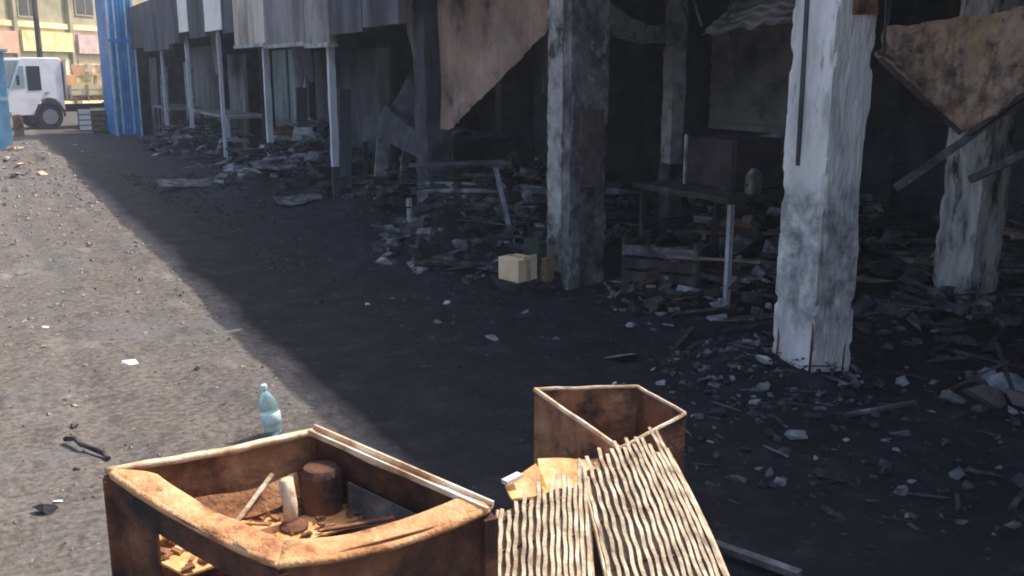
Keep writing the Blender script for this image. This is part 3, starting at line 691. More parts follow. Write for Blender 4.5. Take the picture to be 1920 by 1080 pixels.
# ------------------------------------------------------------------ carton by the blackened column
ct = thing('cardboard_box', 'small unburnt beige cardboard box at the foot of the blackened column', 'box', (3.45, 6.15, .16))
zc = gzf(3.45, 6.2)
rot = Matrix.Rotation(R(14), 3, 'Z')
MB().box(3.365, 3.560, 6.10, 6.32, zc + .05, zc + .22, rot).build('box_body', 'carton', ct, bevel=.004)
MB().box(3.44, 3.485, 6.094, 6.326, zc + .045, zc + .223, rot, (3.4625, 6.21, zc + .135)).build('tape', 'sand', ct)
MB().box(3.566, 3.572, 6.12, 6.36, zc + .05, zc + .215, rot, (3.4625, 6.21, zc)).build('box_flap', 'cartonside', ct)
MB().box(3.40, 3.54, 6.085, 6.097, zc + .215, zc + .245, Matrix.Rotation(R(14), 3, 'Z'), (3.4625, 6.21, zc)).build('box_flap', 'carton', ct)
o = MB().rough_box(3.34, 3.74, 6.06, 6.40, zc - .08, zc + .048, .05, .012, .03, 2).build('charred_block', 'char'); tag(o, 'flat charred block carrying the beige cardboard box', 'block')
o = MB(); o.rough_box(3.585, 3.66, 6.10, 6.34, zc + .05, zc + .33, .03, .02, .03, 9); o = o.build('green_bundle', 'green'); tag(o, 'dark green burnt bundle between the cardboard box and the blackened column', 'bundle')
o = MB().rough_box(3.595, 3.665, 6.02, 6.095, zc + .05, zc + .22, .03, .006, .02, 9).build('scorched_carton', 'cartonside'); tag(o, 'scorched brown carton touching the right of the beige cardboard box', 'box')

# ------------------------------------------------------------------ burnt table with cabinet, crate
tb = thing('burnt_table', 'burnt table with a thin pole leg between the two front columns', 'table', (4.6, 5.3, 0))
MB().rough_box(4.30, 5.15, 4.86, 5.95, .735, .775, .06, .006, .02, 31).build('table_top', 'charwood', tb)
for (x, y, m) in ((4.36, 4.90, 'plaster'), (5.08, 4.92, 'charwood'), (4.36, 5.88, 'charwood'), (5.08, 5.88, 'charwood')):
    MB().beam((x, y, -.05), (x, y, .735), .035, .035).build('leg', m, tb)
MB().beam((4.36, 4.94, .2), (4.36, 5.86, .2), .03, .03).build('stretcher', 'charwood', tb)
M['cabpaint'] = mat('scorched_brown', [(.02, .016, .016), (.045, .032, .030), (.08, .055, .048)], 5)
cb = thing('scorched_cabinet', 'reddish brown scorched cabinet standing on the burnt table', 'cabinet', (4.72, 5.4, .78))
MB().box(4.56, 4.98, 5.10, 5.62, .78, 1.13).build('cabinet_body', 'cabpaint', cb, bevel=.008)
MB().box(4.545, 4.557, 5.12, 5.60, .80, 1.11).build('cabinet_door', 'cabpaint', cb)
MB().beam((4.548, 5.63, .78), (4.548, 5.63, 1.14), .018, .018).build('edge_strip', 'plaster', cb)
M['cangrey'] = mat('can_grey', [(.03, .03, .027), (.10, .10, .08), (.34, .33, .29)], 14, stretch=(1, 1, .3))
cn = thing('burnt_canister', 'pale streaked burnt canister on the burnt table near the pale column', 'canister', (4.60, 4.96, .78))
MB().lathe((4.60, 4.96, .777), [(.05, 0), (.055, .01), (.052, .13), (.035, .15), (.02, .17)], 14).build('canister_body', 'cangrey', cn)
MB().box(4.42, 4.50, 5.03, 5.12, .777, .83).build('handle_block', 'charwood', cn)
cr = thing('charred_crate', 'charred slatted crate on the ground below the burnt table', 'crate', (4.15, 5.35, 0))
for k in range(4):
    z = .02 + k * .095
    MB().beam((4.0, 5.62, z + .035), (4.31, 5.16, z + .035), .02, .07).build('slat', 'charwood' if k < 3 else 'rubble', cr)
    MB().beam((4.02, 5.63, z + .035), (4.38, 5.86, z + .035), .02, .07).build('slat', 'charwood', cr)
    MB().beam((4.33, 5.17, z + .035), (4.69, 5.40, z + .035), .02, .07).build('slat', 'charwood', cr)
for (x, y) in ((4.02, 5.62), (4.31, 5.18), (4.38, 5.84), (4.67, 5.40)):
    MB().beam((x + .01, y + .01, -.02), (x + .01, y + .01, .42), .035, .035).build('corner_post', 'charwood', cr)
MB().box(4.05, 4.64, 5.2, 5.82, .03, .05).build('bottom_board', 'charwood', cr)

# ------------------------------------------------------------------ burnt stalls further along
def stall(name, lab, x0, x1, y0, y1, h, m, leg_m, shelf=True, grp='burnt market stalls'):
    s_ = thing(name, lab, 'stall', ((x0 + x1) / 2, (y0 + y1) / 2, 0), grp)
    MB().rough_box(x0, x1, y0, y1, h - .05, h, .1, .008, .02, int(y0 * 7)).build('counter', m, s_)
    for x in (x0 + .04, x1 - .04):
        for y in (y0 + .04, y1 - .04):
            MB().beam((x, y, -.05), (x + rnd.uniform(-.02, .02), y + rnd.uniform(-.02, .02), h - .05), .05, .05).build('leg', leg_m, s_)
    if shelf:
        MB().box(x0 + .07, x1 - .07, y0 + .07, y1 - .07, .28, .31).build('shelf', 'charwood', s_)
    return s_
stall('burnt_stall', 'charred stall counter on thin legs under the navy facade boards', 4.25, 5.1, 9.0, 11.7, .92, 'soot', 'charwood')
stall('burnt_stall', 'grey topped stall counter beside the slim posts, before the teal door', 3.85, 4.6, 17.3, 20.6, .82, 'greyboard', 'grey_post')
stall('burnt_stall', 'low scorched stall counter nearest the blue kiosk', 3.7, 4.4, 22.0, 24.2, .8, 'slate', 'charwood')
o = MB().box(4.0, 4.05, 20.95, 21.7, .5, 1.75).build('pale_board', 'ashgrey'); tag(o, 'pale grey upright board at the end of the grey topped stall', 'board')
M['ashcloth'] = mat('ash_cloth', [(.03, .03, .034), (.065, .065, .072), (.11, .11, .118)], 5)
ds = thing('draped_sheet', 'grey ash covered cloth sheet draped in a peak over the charred stall counter', 'sheet', (4.6, 10.3, .93))
def dfn(u, v):
    y = 9.2 + 2.3 * u; pk = max(0, 1 - abs(u - .70) / .45)
    h = .93 + .62 * pk ** 1.3 * (1 - v * .8) + .06 * math.sin(v * 6 + u * 3)
    x = 4.6 - .42 * v
    z = h if v < .8 else h - (v - .8) * 1.4
    return Vector((x, y, z)) + mn.noise_vector(Vector((u * 6, v * 5, 1))) * .05
MB().grid(dfn, 40, 20, .008).build('cloth', 'ashcloth', ds)
MB().beam((4.58, 10.82, .92), (4.6, 10.82, 1.5), .04, .04).build('prop_stick', 'charwood', ds)
for k, (x, y, h, m) in enumerate([(4.2, 11.0, .75, 'ashgrey'), (4.15, 9.55, .7, 'charwood'), (4.2, 10.3, .65, 'rubble'), (3.95, 15.2, 1.2, 'charwood'), (4.3, 14.4, 1.3, 'darkboard'), (4.2, 12.2, 1.3, 'darkboard'), (3.9, 20.9, .9, 'charwood'), (3.75, 23.0, 1.7, 'ashgrey'), (3.8, 24.6, 1.9, 'slate')]):
    lean = rnd.uniform(-.15, .15)
    zz = gzf(x, y) - .04
    o = MB().beam((x, y, zz), (x + .05, y + lean, zz + h), .03, .16 if m in ('ashgrey', 'darkboard', 'slate') else .09, (1, 0, 0)).build('charred_plank', m)
    tag(o, ['pale ash grey plank upright before the charred counter', 'short blackened plank at the near end of the charred counter', 'grey plank upright at the middle of the charred counter', 'blackened plank upright between the second and third slim posts',
            'dark board upright behind the second slim post', 'dark board upright right of the teal door', 'blackened stick at the far end of the grey topped stall', 'pale narrow plank upright near the blue kiosk', 'slate coloured plank upright against the blue kiosk'][k], 'plank', 'upright planks along the burnt row')

# ------------------------------------------------------------------ blue kiosk closing the row, pale blue kiosk at left edge
kb = thing('blue_kiosk', 'tall blue painted sheet metal kiosk at the far end of the burnt row', 'kiosk', (3.2, 26.6, 0))
MB().box(3.07, 3.62, 25.75, 28.0, 0, 3.7).build('kiosk_body', 'blue', kb)
for k, x in enumerate((3.10, 3.185, 3.27, 3.355, 3.44, 3.525)):
    MB().box(x, x + .05, 25.715, 25.748, .06, 3.66).build('corrugation', 'blue' if k not in (1, 4) else 'paleblue', kb)
for x in (3.04, 3.60):
    MB().box(x, x + .05, 25.70, 25.76, 0, 3.72).build('corner_post', 'paleblue', kb)
for k in range(8):
    MB().box(3.045, 3.068, 25.8 + k * .27, 25.95 + k * .27, .06, 3.66).build('corrugation', 'blue', kb)
MB().box(3.03, 3.66, 25.69, 25.714, 2.25, 2.33).build('cross_rail', 'blue', kb)
lk = thing('pale_blue_kiosk', 'sky blue painted kiosk cut off by the left edge of the view', 'kiosk', (.1, 22.5, 0))
MB().box(-.9, .60, 22.0, 23.4, 0, 1.95).build('kiosk_body', 'skyblue', lk)
MB().box(-.9, .64, 21.96, 21.998, 1.0, 1.08).build('counter_edge', 'paleblue', lk)
MB().box(.58, .64, 21.965, 22.04, 0, 1.97).build('corner_post', 'skyblue', lk)
MB().box(-1.0, .72, 21.8, 23.5, 1.955, 2.0).build('kiosk_roof', 'paleblue', lk)
o = thing('concrete_bollard', 'small brown bollard standing past the sandy heap', 'bollard', (.95, 27.2, 0))
MB().lathe((.95, 27.2, -.05), [(.12, 0), (.12, .5), (.09, .56), (.0, .57)], 12).build('bollard_shaft', 'rustmid', o)

# ------------------------------------------------------------------ parked truck
tr = thing('parked_truck', 'white cab truck loaded with yellow sacks, parked in sunlight beyond the burnt row', 'truck', (0, 0, 0))
side = -.85
prof = [(-1.28, .48), (-1.30, 1.02), (-1.16, 1.34), (-.80, 2.24), (-.70, 2.32), (.44, 2.32), (.50, 2.22), (.50, .62), (.42, .62), (.36, .82), (.2, .98), (0, 1.02), (-.2, .98), (-.36, .82), (-.42, .62), (-.5, .48)]
MB().prism(prof, side, .85).build('cab', 'white', tr, bevel=.03)
MB().box(-.62, -.20, side - .012, side - .001, 1.28, 2.05).build('side_window', 'darkglass', tr)
MB().prism([(-1.165, 1.36), (-1.19, 1.36), (-.84, 2.22), (-.815, 2.22)], -.75, .75).build('windscreen', 'tealglass', tr)
MB().prism([(-1.10, 1.36), (-.70, 1.36), (-.70, 2.05), (-.82, 2.05)], side - .011, side - .002).build('quarter_window', 'tealglass', tr)
MB().box(-.10, .02, side - .03, side - .001, 1.18, 1.22).build('door_handle', 'steel', tr)
MB().box(-1.34, -1.20, -.88, .88, .42, .62).build('bumper', 'steel', tr, bevel=.02)
for y in (-.66, .66): MB().lathe((-1.30, y, .82), [(.10, 0), (.10, .03), (.06, .05)], 14, (-1, 0, 0)).build('headlight', 'cap', tr)
MB().box(-.98, -.92, side - .20, side - .10, 1.45, 1.75).build('mirror', 'rubber', tr)
def arch():
    b = MB(); 
    for k in range(9):
        a0, a1 = R(180 * k / 9), R(180 * (k + 1) / 9)
        b.beam((.46 * math.cos(a0), side - .02, .42 + .50 * math.sin(a0)), (.46 * math.cos(a1), side - .02, .42 + .50 * math.sin(a1)), .06, .07, (0, 1, 0))
    return b
arch().build('wheel_arch', 'rubber', tr)
for (x, y) in ((0, side + .02), (0, .62), (2.6, side + .02), (2.6, .62)):
    wlo = MB().lathe((x, y, .42), [(.26, 0), (.40, .0), (.42, .03), (.42, .19), (.40, .22), (.26, .22)], 24, (0, 1, 0)).build('wheel', 'rubber', tr)
    MB().lathe((x, y - .006, .42), [(.25, .0), (.25, .03), (.12, .04), (.09, .06)], 20, (0, 1, 0)).build('rim', 'steel', wlo)
MB().box(.40, 3.5, -.45, .45, .55, .78).build('chassis', 'rubber', tr)
MB().box(.62, 3.5, -.9, .9, .92, 1.04).build('load_bed', 'rustmid', tr)
MB().box(.55, .62, -.9, .9, .95, 2.28).build('headboard', 'pink', tr)
for k in range(5): MB().box(.66 + k * .57, .72 + k * .57, -.935, -.902, .9, 1.45).build('stake', 'khaki', tr)
for j in range(2):
    MB().box(.64, 3.48, -.90, -.875, 1.10 + j * .19, 1.25 + j * .19).build('side_board', 'yellow', tr)
tr.location = (1.66, 30.3, 0); tr.rotation_euler = (0, 0, R(16)); tr.scale = (.83, .83, .83)
for k in range(12):
    i, j = (k % 5, k // 5) if k < 9 else (k - 9, 2)
    sk = bpy.data.meshes
    b = MB().rough_box(-.30, .30, -.55, .55, 0, .36, .12, .03, .08, k)
    o = b.build('cargo_sack', 'load' if k % 3 else 'carton'); o.parent = None
    lp = Matrix.Rotation(R(16), 3, 'Z') @ Vector((.98 + i * .56 + .28 * j, -.30, 1.05 + .35 * j)) * .83
    o.location = Vector((1.66, 30.3, 0)) + lp; o.rotation_euler = (0, 0, R(16)); o.scale = (.83, .83, .83)
    tag(o, f"plump {'tan' if k % 3 == 0 else 'yellow'} sack on the truck bed, {['lower', 'middle', 'top'][j]} row, {['next to the pink headboard', 'second behind the headboard', 'third behind the headboard', 'fourth behind the headboard', 'at the tail'][i]}", 'sack', 'sacks on the truck')

# ------------------------------------------------------------------ houses beyond
def house(name, lab, loc, rz, W, D, H1, H2, m1, m2, wins, extra=None):
    h = thing(name, lab, 'building', (0, 0, 0))
    MB().box(-W / 2, W / 2, 0, D, 0, H1).build('ground_floor_wall', m1, h)
    MB().box(-W / 2, W / 2, .002, D, H1 + .002, H2).build('upper_floor_wall', m2, h)
    MB().box(-W / 2 - .2, W / 2 + .2, -.35, D + .2, H2 + .002, H2 + .18).build('roof', 'khaki', h)
    MB().box(-W / 2, W / 2, -.12, -.002, H1 - .1, H1 + .12).build('floor_band', 'yellow', h)
    for (x0, x1, z0, z1, m) in wins:
        f_ = MB().box(x0 - .08, x1 + .08, -.05, -.003, z0 - .08, z1 + .08).build('window', 'khaki', h)
        MB().box(x0, x1, -.062, -.051, z0, z1).build('pane', m, f_)
        MB().box((x0 + x1) / 2 - .02, (x0 + x1) / 2 + .02, -.075, -.063, z0, z1).build('mullion', 'khaki', f_)
    if extra: extra(h)
    h.location = loc; h.rotation_euler = (0, 0, rz)
    return h
def ex(h):
    for (x0, x1, z0, z1, m) in [(-4.2, -.9, 2.25, 3.1, 'salmon'), (-.6, 2.6, 2.35, 3.15, 'load'), (3.0, 6.5, 2.3, 3.1, 'pink')]:
        MB().box(x0, x1, -.30, -.13, z0, z1).build('shop_board', m, h)
    for x in (-3.6, -1.9, -.2, 1.5, 3.2):
        MB().box(x, x + 1.3, -.06, -.003, 0, 2.05).build('shop_door', 'pink' if x < 0 else 'yellow', h)
    for x in (-.75, 2.75): MB().box(x - .1, x + .1, -.2, -.004, 0, 6.5).build('pilaster', 'khaki', h)
house('yellow_house', 'sunlit yellow and khaki two storey house beyond the truck', (2.2, 45, 0), R(50), 18, 8, 3.4, 7.5, 'yellow', 'khaki',
      [(-3.2, -2.0, 4.2, 5.6, 'darkglass'), (-.3, .8, 3.75, 4.9, 'darkglass'), (3.4, 4.6, 4.0, 5.4, 'darkglass')], ex)
pl = thing('utility_pole', 'thin dark utility pole in front of the yellow house', 'pole', (2.35, 40, 0))
MB().tube([(2.35, 40, -.2), (2.36, 40, 8.5)], [.11, .08], 10).build('pole_shaft', 'charwood', pl)
MB().beam((1.6, 40, 7.8), (3.1, 40, 7.8), .1, .12).build('cross_arm', 'charwood', pl)
for k, (x, y, m) in enumerate([(3.15, 29.6, 'ashgrey'), (3.0, 27.8, 'cartonside'), (2.75, 28.6, 'white')]):
    s_ = thing('stacked_crate', ['pale crate by the foot of the blue kiosk', 'brown crate against the blue kiosk', 'white crate between the truck and the blue kiosk'][k], 'crate', (x, y, 0), 'crates near the blue kiosk')
    for j in range(4): MB().box(x - .3, x + .3, y - .25, y - .225, .03 + j * .14, .14 + j * .14).build('slat', m, s_)
    MB().box(x - .29, x + .29, y - .22, y + .25, .0, .56).build('crate_body', 'charwood', s_)

# ------------------------------------------------------------------ loose debris
def chunk_mesh(seed, flat=1.0, n=12, name='chunk'):
    r = random.Random(seed); bm = bmesh.new()
    for k in range(n):
        v = Vector((r.gauss(0, 1), r.gauss(0, 1), r.gauss(0, 1))).normalized() * r.uniform(.7, 1.1)
        bm.verts.new((v.x, v.y * .8, v.z * .6 * flat))
    g = bmesh.ops.convex_hull(bm, input=bm.verts)
    bmesh.ops.delete(bm, geom=list({e for e in g['geom_unused'] + g['geom_interior'] if isinstance(e, bmesh.types.BMVert)}), context='VERTS')
    me = bpy.data.meshes.new(name); bm.to_mesh(me); bm.free(); return me
variants = {}
def chunk(name, x, y, size, m, lab, cat, grp, flat=1.0, lift=0.0):
    key = (name, m, rnd.randrange(5), flat)
    if key not in variants:
        me = chunk_mesh(key[2] * 31 + int(flat * 10), flat, name=name); me.materials.append(M[m]); variants[key] = me
    o = bpy.data.objects.new(name, variants[key]); C.objects.link(o)
    o.location = (x, y, gzf(x, y) + size * .25 * flat + lift); o.scale = (size, size * rnd.uniform(.6, 1.1), size * rnd.uniform(.7, 1.1))
    o.rotation_euler = (rnd.uniform(-.3, .3), rnd.uniform(-.3, .3), rnd.uniform(0, 6.28))
    return tag(o, lab, cat, grp)
TONE = {'rubble': 'mid grey', 'char': 'black', 'ashgrey': 'ash grey', 'navy': 'bluish black', 'plum': 'plum tinted', 'sand': 'sandy', 'dirtstone': 'brownish grey', 'carton': 'tan', 'palechunk': 'white'}
SEEN = set()
def zone(n, cx, cy, rx, ry, smin, smax, mats, name, lab, cat, grp, flat=(1.0,)):
    for k in range(n):
        for tries in range(80):
            a_ = rnd.uniform(0, 6.28); q = math.sqrt(rnd.random())
            x, y = cx + rx * q * math.cos(a_), cy + ry * q * math.sin(a_)
            t = rnd.random() ** 2; m = rnd.choice(mats); fl = rnd.choice(flat)
            size = 'large' if t > .55 else 'middling' if t > .18 else 'small'
            form = 'chunky' if fl >= .8 else 'flattish' if fl > .35 else 'thin flat'
            # left / right and near / far as seen from the lane (the view runs along x = .55 y)
            s_, d_ = (x - cx) * .876 - (y - cy) * .482, (x - cx) * .482 + (y - cy) * .876
            side = 'left' if s_ < -.3 * rx else 'right' if s_ > .3 * rx else 'middle'
            dep = 'far' if d_ > .3 * ry else 'near' if d_ < -.3 * ry else 'central'
            full = f'{size} {form} {TONE[m]} {lab}, {dep} {side} part'
            if full not in SEEN: break
        SEEN.add(full)
        chunk(name, x, y, smin + (smax - smin) * t, m, full, cat, grp, fl)
zone(46, 3.5, 7.2, .75, 1.0, .03, .11, ['rubble', 'char', 'char', 'ashgrey', 'rubble'], 'charred_chunk', 'chunk in heap by blackened column', 'rubble', 'chunks in the heap by the blackened column', (1, .6, .3))
zone(40, 3.85, 13.1, 1.0, 1.3, .05, .17, ['rubble', 'char', 'ashgrey', 'rubble'], 'concrete_fragment', 'slab piece in heap under slim posts', 'rubble', 'slabs in the heap under the slim posts', (.35, .2, .6))
zone(44, 3.5, 3.75, .55, .6, .02, .065, ['rubble', 'ashgrey', 'char', 'rubble', 'char'], 'plaster_chunk', 'plaster chunk at pale column foot', 'rubble', 'chunks at the foot of the pale column', (1, .6))
zone(64, 3.45, 2.75, 1.1, .85, .015, .065, ['char', 'rubble', 'char', 'rubble', 'ashgrey', 'char'], 'ash_lump', 'lump on lower right ash', 'rubble', 'lumps on the black ash', (.8, .5, .3))
zone(26, 4.9, 3.7, .8, .55, .02, .09, ['char', 'rubble', 'plum'], 'burnt_scrap', 'scrap right of pale column', 'rubble', 'scraps right of the pale column', (.8, .4))
zone(26, 4.0, 5.0, .6, .55, .02, .06, ['char', 'rubble', 'char', 'ashgrey'], 'burnt_fragment', 'fragment between front columns', 'rubble', 'fragments between the front columns', (.8, .4))
zone(22, 2.75, 5.2, .55, 1.3, .015, .05, ['char', 'rubble'], 'cinder', 'cinder on bare black lane', 'rubble', 'cinders on the black lane', (.4, .3))
zone(30, .45, 18.8, .9, 2.4, .05, .18, ['sand', 'dirtstone', 'sand', 'carton'], 'sandy_lump', 'lump in sunlit far left heap', 'rubble', 'lumps of the sunlit heap', (.8, .5))
zone(16, 2.6, 22, .9, 3.0, .04, .12, ['rubble', 'ashgrey'], 'grey_lump', 'lump on lane near kiosk', 'rubble', 'lumps on the shaded lane', (.4,))
zone(24, .55, 5.8, .55, 2.2, .01, .028, ['dirtstone', 'rubble', 'char'], 'small_stone', 'stone on sunlit dirt', 'stone', 'stones on the sunlit dirt', (.7, .5))
for (x, y, s_, m, nm, lab, cat, fl) in [
    (.62, 5.57, .055, 'paper', 'paper_scrap', 'crumpled white paper scrap on the sunlit dirt', 'paper', .5),
    (.08, 3.72, .05, 'char', 'dark_wad', 'dark charred wad on the bluish dirt at lower left', 'wad', 1), (.125, 3.80, .025, 'paper', 'paper_scrap', 'small white scrap touching the dark charred wad', 'paper', .6),
    (.26, 6.6, .03, 'paper', 'paper_scrap', 'small pale scrap far up the sunlit dirt', 'paper', .5), (.93, 5.3, .03, 'char', 'dark_pebble', 'single dark pebble on the sunlit dirt left of the bottle', 'stone', 1),
    (.25, 4.60, .03, 'char', 'dark_pebble', 'dark pebble above the twisted wire', 'stone', 1),
    (3.56, 3.70, .07, 'palechunk', 'white_plaster_lump', 'bright white plaster lump left of the foot of the pale column', 'rubble', .7),
    (3.40, 3.66, .055, 'palechunk', 'white_plaster_lump', 'smaller white plaster lump farthest left from the pale column', 'rubble', .6),
    (2.25, 6.17, .03, 'palechunk', 'white_pebble', 'white pebble alone on the black lane', 'stone', .8), (2.76, 5.95, .055, 'palechunk', 'white_lump', 'white lump before the heap left of the cardboard box', 'rubble', .8),
    (2.62, 5.0, .09, 'ashgrey', 'flat_ash_cake', 'flat grey ash cake on the lane below the cardboard box', 'ash', .3), (3.08, 4.36, .13, 'ashgrey', 'flat_ash_cake', 'long greyish flake on the lane left of the pale column', 'ash', .12),
    (2.83, 2.57, .03, 'palechunk', 'white_chip', 'bright chip on the black ash at lower right', 'chip', .8), (3.3, 2.6, .035, 'ashgrey', 'grey_chip', 'grey chip on the black ash right of the bright chip', 'chip', .8),
    (4.4, 5.0, .05, 'palechunk', 'white_tin', 'small pale tin at the foot of the blackened column', 'tin', 1),
    (4.05, 2.72, .15, 'cabpaint2', 'brown_heap_lump', 'brownish burnt lump in the debris pile at the right edge', 'rubble', .7), (4.28, 2.74, .14, 'ashgrey', 'grey_heap_lump', 'pale grey lump in the debris pile at the right edge', 'rubble', .8),
    (4.55, 3.75, .09, 'plum', 'plum_rag', 'dark plum coloured rag right of the foot of the pale column', 'rag', .6), (2.78, 3.95, .02, 'paper', 'white_chip', 'pale chip on the lane before the pale column', 'chip', .8)]:
    chunk(nm, x, y, s_, m, lab, cat, None, fl)
for k, (x, y, s_, m) in enumerate([(3.92, 2.80, .08, 'rubble'), (4.12, 2.60, .10, 'cabpaint2'), (4.18, 2.88, .07, 'rubble'), (3.86, 2.62, .06, 'cabpaint2'), (4.36, 2.62, .09, 'rubble'), (4.30, 2.90, .06, 'ashgrey'), (4.0, 2.55, .05, 'rubble')]):
    chunk('debris_lump', x, y, s_, m, ['grey lump at the back left of the right edge debris pile', 'brown lump at the front of the right edge debris pile', 'grey lump at the back of the right edge debris pile', 'brown lump at the left end of the right edge debris pile', 'large grey lump at the right front of the edge pile', 'pale lump at the right back of the edge pile', 'small grey lump before the right edge debris pile'][k], 'rubble', 'lumps of the right edge debris pile', .8, .03)
# flat light sheets lying on the far heap
for k, (x, y, w_, d_) in enumerate([(3.85, 12.7, .75, .5), (3.2, 12.1, .5, .35), (2.6, 13.6, 1.1, .3), (3.3, 11.3, .6, .25)]):
    z = gzf(x, y) + .035
    o = MB().grid(lambda u, v, x=x, y=y, z=z, w_=w_, d_=d_, k=k: Vector((x + (u - .5) * w_, y + (v - .5) * d_ + .2 * (u - .5), z + .02 * math.sin(5 * u + k) + .07 * v + .02 * mn.noise(Vector((u * 5, v * 5, k))))), 12, 8, .012).build('fallen_sheet', 'ashgrey' if k == 0 else 'rubble')
    tag(o, ['pale flat sheet lying on the grey heap under the slim posts', 'bent grey sheet at the front of the grey heap', 'long flat sheet on the shaded lane left of the grey heap', 'narrow flat sheet on the lane right below the grey heap'][k], 'sheet', 'fallen sheets')
# sticks and bars
for k, (a_, b_, t_, m) in enumerate([((3.9, 2.42, .10), (4.62, 2.55, .26), .022, 'char'), ((2.06, 2.32, .02), (2.16, 2.02, .025), .035, 'rubble'), ((4.02, 2.9, .08), (4.16, 2.70, .26), .018, 'charwood'), ((4.2, 2.66, .06), (4.26, 2.84, .30), .018, 'charwood'),
                                     ((3.35, 4.2, .03), (3.75, 4.5, .05), .03, 'charwood'), ((3.9, 4.4, .03), (4.5, 4.25, .10), .03, 'charwood'), ((4.6, 4.3, .05), (5.3, 3.6, .22), .035, 'rubble'), ((2.9, 6.9, .1), (3.3, 7.5, .55), .03, 'rubble'),
                                     ((3.7, 6.7, .2), (3.75, 7.1, .8), .035, 'ashgrey'), ((3.5, 7.5, .3), (3.3, 7.7, .82), .03, 'rubble'), ((3.1, 7.4, .25), (3.1, 7.42, .56), .05, 'ashgrey'), ((3.6, 12.0, .15), (4.2, 13.2, .5), .05, 'ashgrey'),
                                     ((3.2, 2.0, .02), (3.6, 2.15, .03), .02, 'charwood'), ((3.45, 3.0, .02), (3.85, 2.95, .03), .025, 'rubble')]):
    o = MB().beam(a_, b_, t_, t_ * .6).build('charred_stick' if k != 1 else 'grey_plank', m)
    tag(o, ['long dark rod curving out of the debris pile at the right edge', 'grey plank lying on the ash right of the lattice sheets', 'charred stick leaning in the debris pile at the right edge', 'charred stick standing near upright in the debris pile at the right edge',
            'charred stick left of the foot of the pale column', 'charred stick flat behind the pale column', 'grey bar leaning on the floor right of the pale column', 'grey stick poking from the left of the heap by the cardboard box',
            'pale stick upright in the heap next to the blackened column', 'grey stick upright at the back of the heap', 'short pale board at the left end of the heap', 'pale bar lying across the grey heap under the slim posts',
            'charred stick at the bottom right of the ash', 'grey batten flat on the ash below the pale column'][k], 'stick', 'sticks and bars in the debris')
wr = [(.20, 4.42, .02), (.235, 4.37, .035), (.25, 4.32, .03), (.285, 4.28, .025), (.33, 4.22, .02), (.345, 4.16, .015)]
o = MB().tube([(x, y, gzf(x, y) + z) for x, y, z in wr], .011, 6).build('twisted_wire', 'char'); tag(o, 'short dark twisted wire on the sunlit dirt left of the big cabinet', 'wire')

# countless crumbs: gravel on the dirt, ash crumbs on the burnt side
def crumbs(name, n, xr, yr, smin, smax, m, seed, ybias=1.6):
    r = np.random.default_rng(seed)
    x = r.uniform(*xr, n); y = yr[0] + (yr[1] - yr[0]) * r.random(n) ** ybias
    s = smin + (smax - smin) * r.random(n) ** 4
    s = s * np.clip(y / 4.5, .8, 4)
    base = np.array([(1, 0, 0), (-.5, .87, 0), (-.5, -.87, 0), (.1, .1, .75), (-.2, -.1, -.5)])
    F_ = np.array([(0, 1, 3), (1, 2, 3), (2, 0, 3), (1, 0, 4), (2, 1, 4), (0, 2, 4)])
    an = r.uniform(0, 6.28, n); ca, sa = np.cos(an), np.sin(an)
    P_ = base[None] * r.uniform(.6, 1.3, (n, 5, 1))
    P_ = P_ * np.stack([np.ones(n), r.uniform(.4, 1, n), r.uniform(.3, 1, n)], 1)[:, None]
    q = np.stack([P_[..., 0] * ca[:, None] - P_[..., 1] * sa[:, None], P_[..., 0] * sa[:, None] + P_[..., 1] * ca[:, None], P_[..., 2]], -1) * s[:, None, None]
    q += np.stack([x, y, gz(x, y) + s * .15], 1)[:, None]
    f_ = (F_[None] + (np.arange(n) * 5)[:, None, None]).reshape(-1, 3)
    me = bpy.data.meshes.new(name); me.from_pydata(q.reshape(-1, 3).tolist(), [], f_.tolist()); me.materials.append(M[m])
    o = bpy.data.objects.new(name, me); C.objects.link(o); o['kind'] = 'stuff'
    return o
def heap(name, lab, cx, cy, rx, ry, h, n, smin, smax, mats, seed):
    r = np.random.default_rng(seed); vs, fs, mi = [], [], []
    for k in range(n):
        a_ = r.uniform(0, 6.28); q = math.sqrt(r.random()); x, y = cx + rx * q * math.cos(a_), cy + ry * q * math.sin(a_)
        z = gzf(x, y) + h * (1 - q ** 1.5) * r.uniform(.3, 1); s_ = smin + (smax - smin) * r.random() ** 2
        rot_ = Matrix.Rotation(r.uniform(0, 6.28), 3, 'Z') @ Matrix.Rotation(r.uniform(-.9, .9), 3, 'X')
        long_ = r.random() < .14
        d = Vector((s_ * 4.5, s_ * .35, s_ * .15)) if long_ else Vector((s_ * r.uniform(.5, 1.6), s_ * r.uniform(.3, 1), s_ * r.uniform(.06, .5)))
        o_ = len(vs)
        for c_ in ((-1, -1, -1), (1, -1, -1), (1, 1, -1), (-1, 1, -1), (-1, -1, 1), (1, -1, 1), (1, 1, 1), (-1, 1, 1)):
            vs.append(tuple(rot_ @ Vector((c_[0] * d.x * r.uniform(.3, 1), c_[1] * d.y * r.uniform(.3, 1), c_[2] * d.z * r.uniform(.3, 1.2))) + Vector((x, y, z))))
        fs += [tuple(i + o_ for i in f_) for f_ in ((3, 2, 1, 0), (4, 5, 6, 7), (0, 1, 5, 4), (1, 2, 6, 5), (2, 3, 7, 6), (3, 0, 4, 7))]
        mi += [int(r.integers(len(mats)))] * 6
    me = bpy.data.meshes.new(name); me.from_pydata(vs, [], fs)
    for m in mats: me.materials.append(M[m])
    me.polygons.foreach_set('material_index', mi)
    o = bpy.data.objects.new(name, me); C.objects.link(o)
    return tag(o, lab, 'debris heap', kind='stuff')
DM = ['char', 'char', 'rubble', 'soot', 'charwood', 'char']
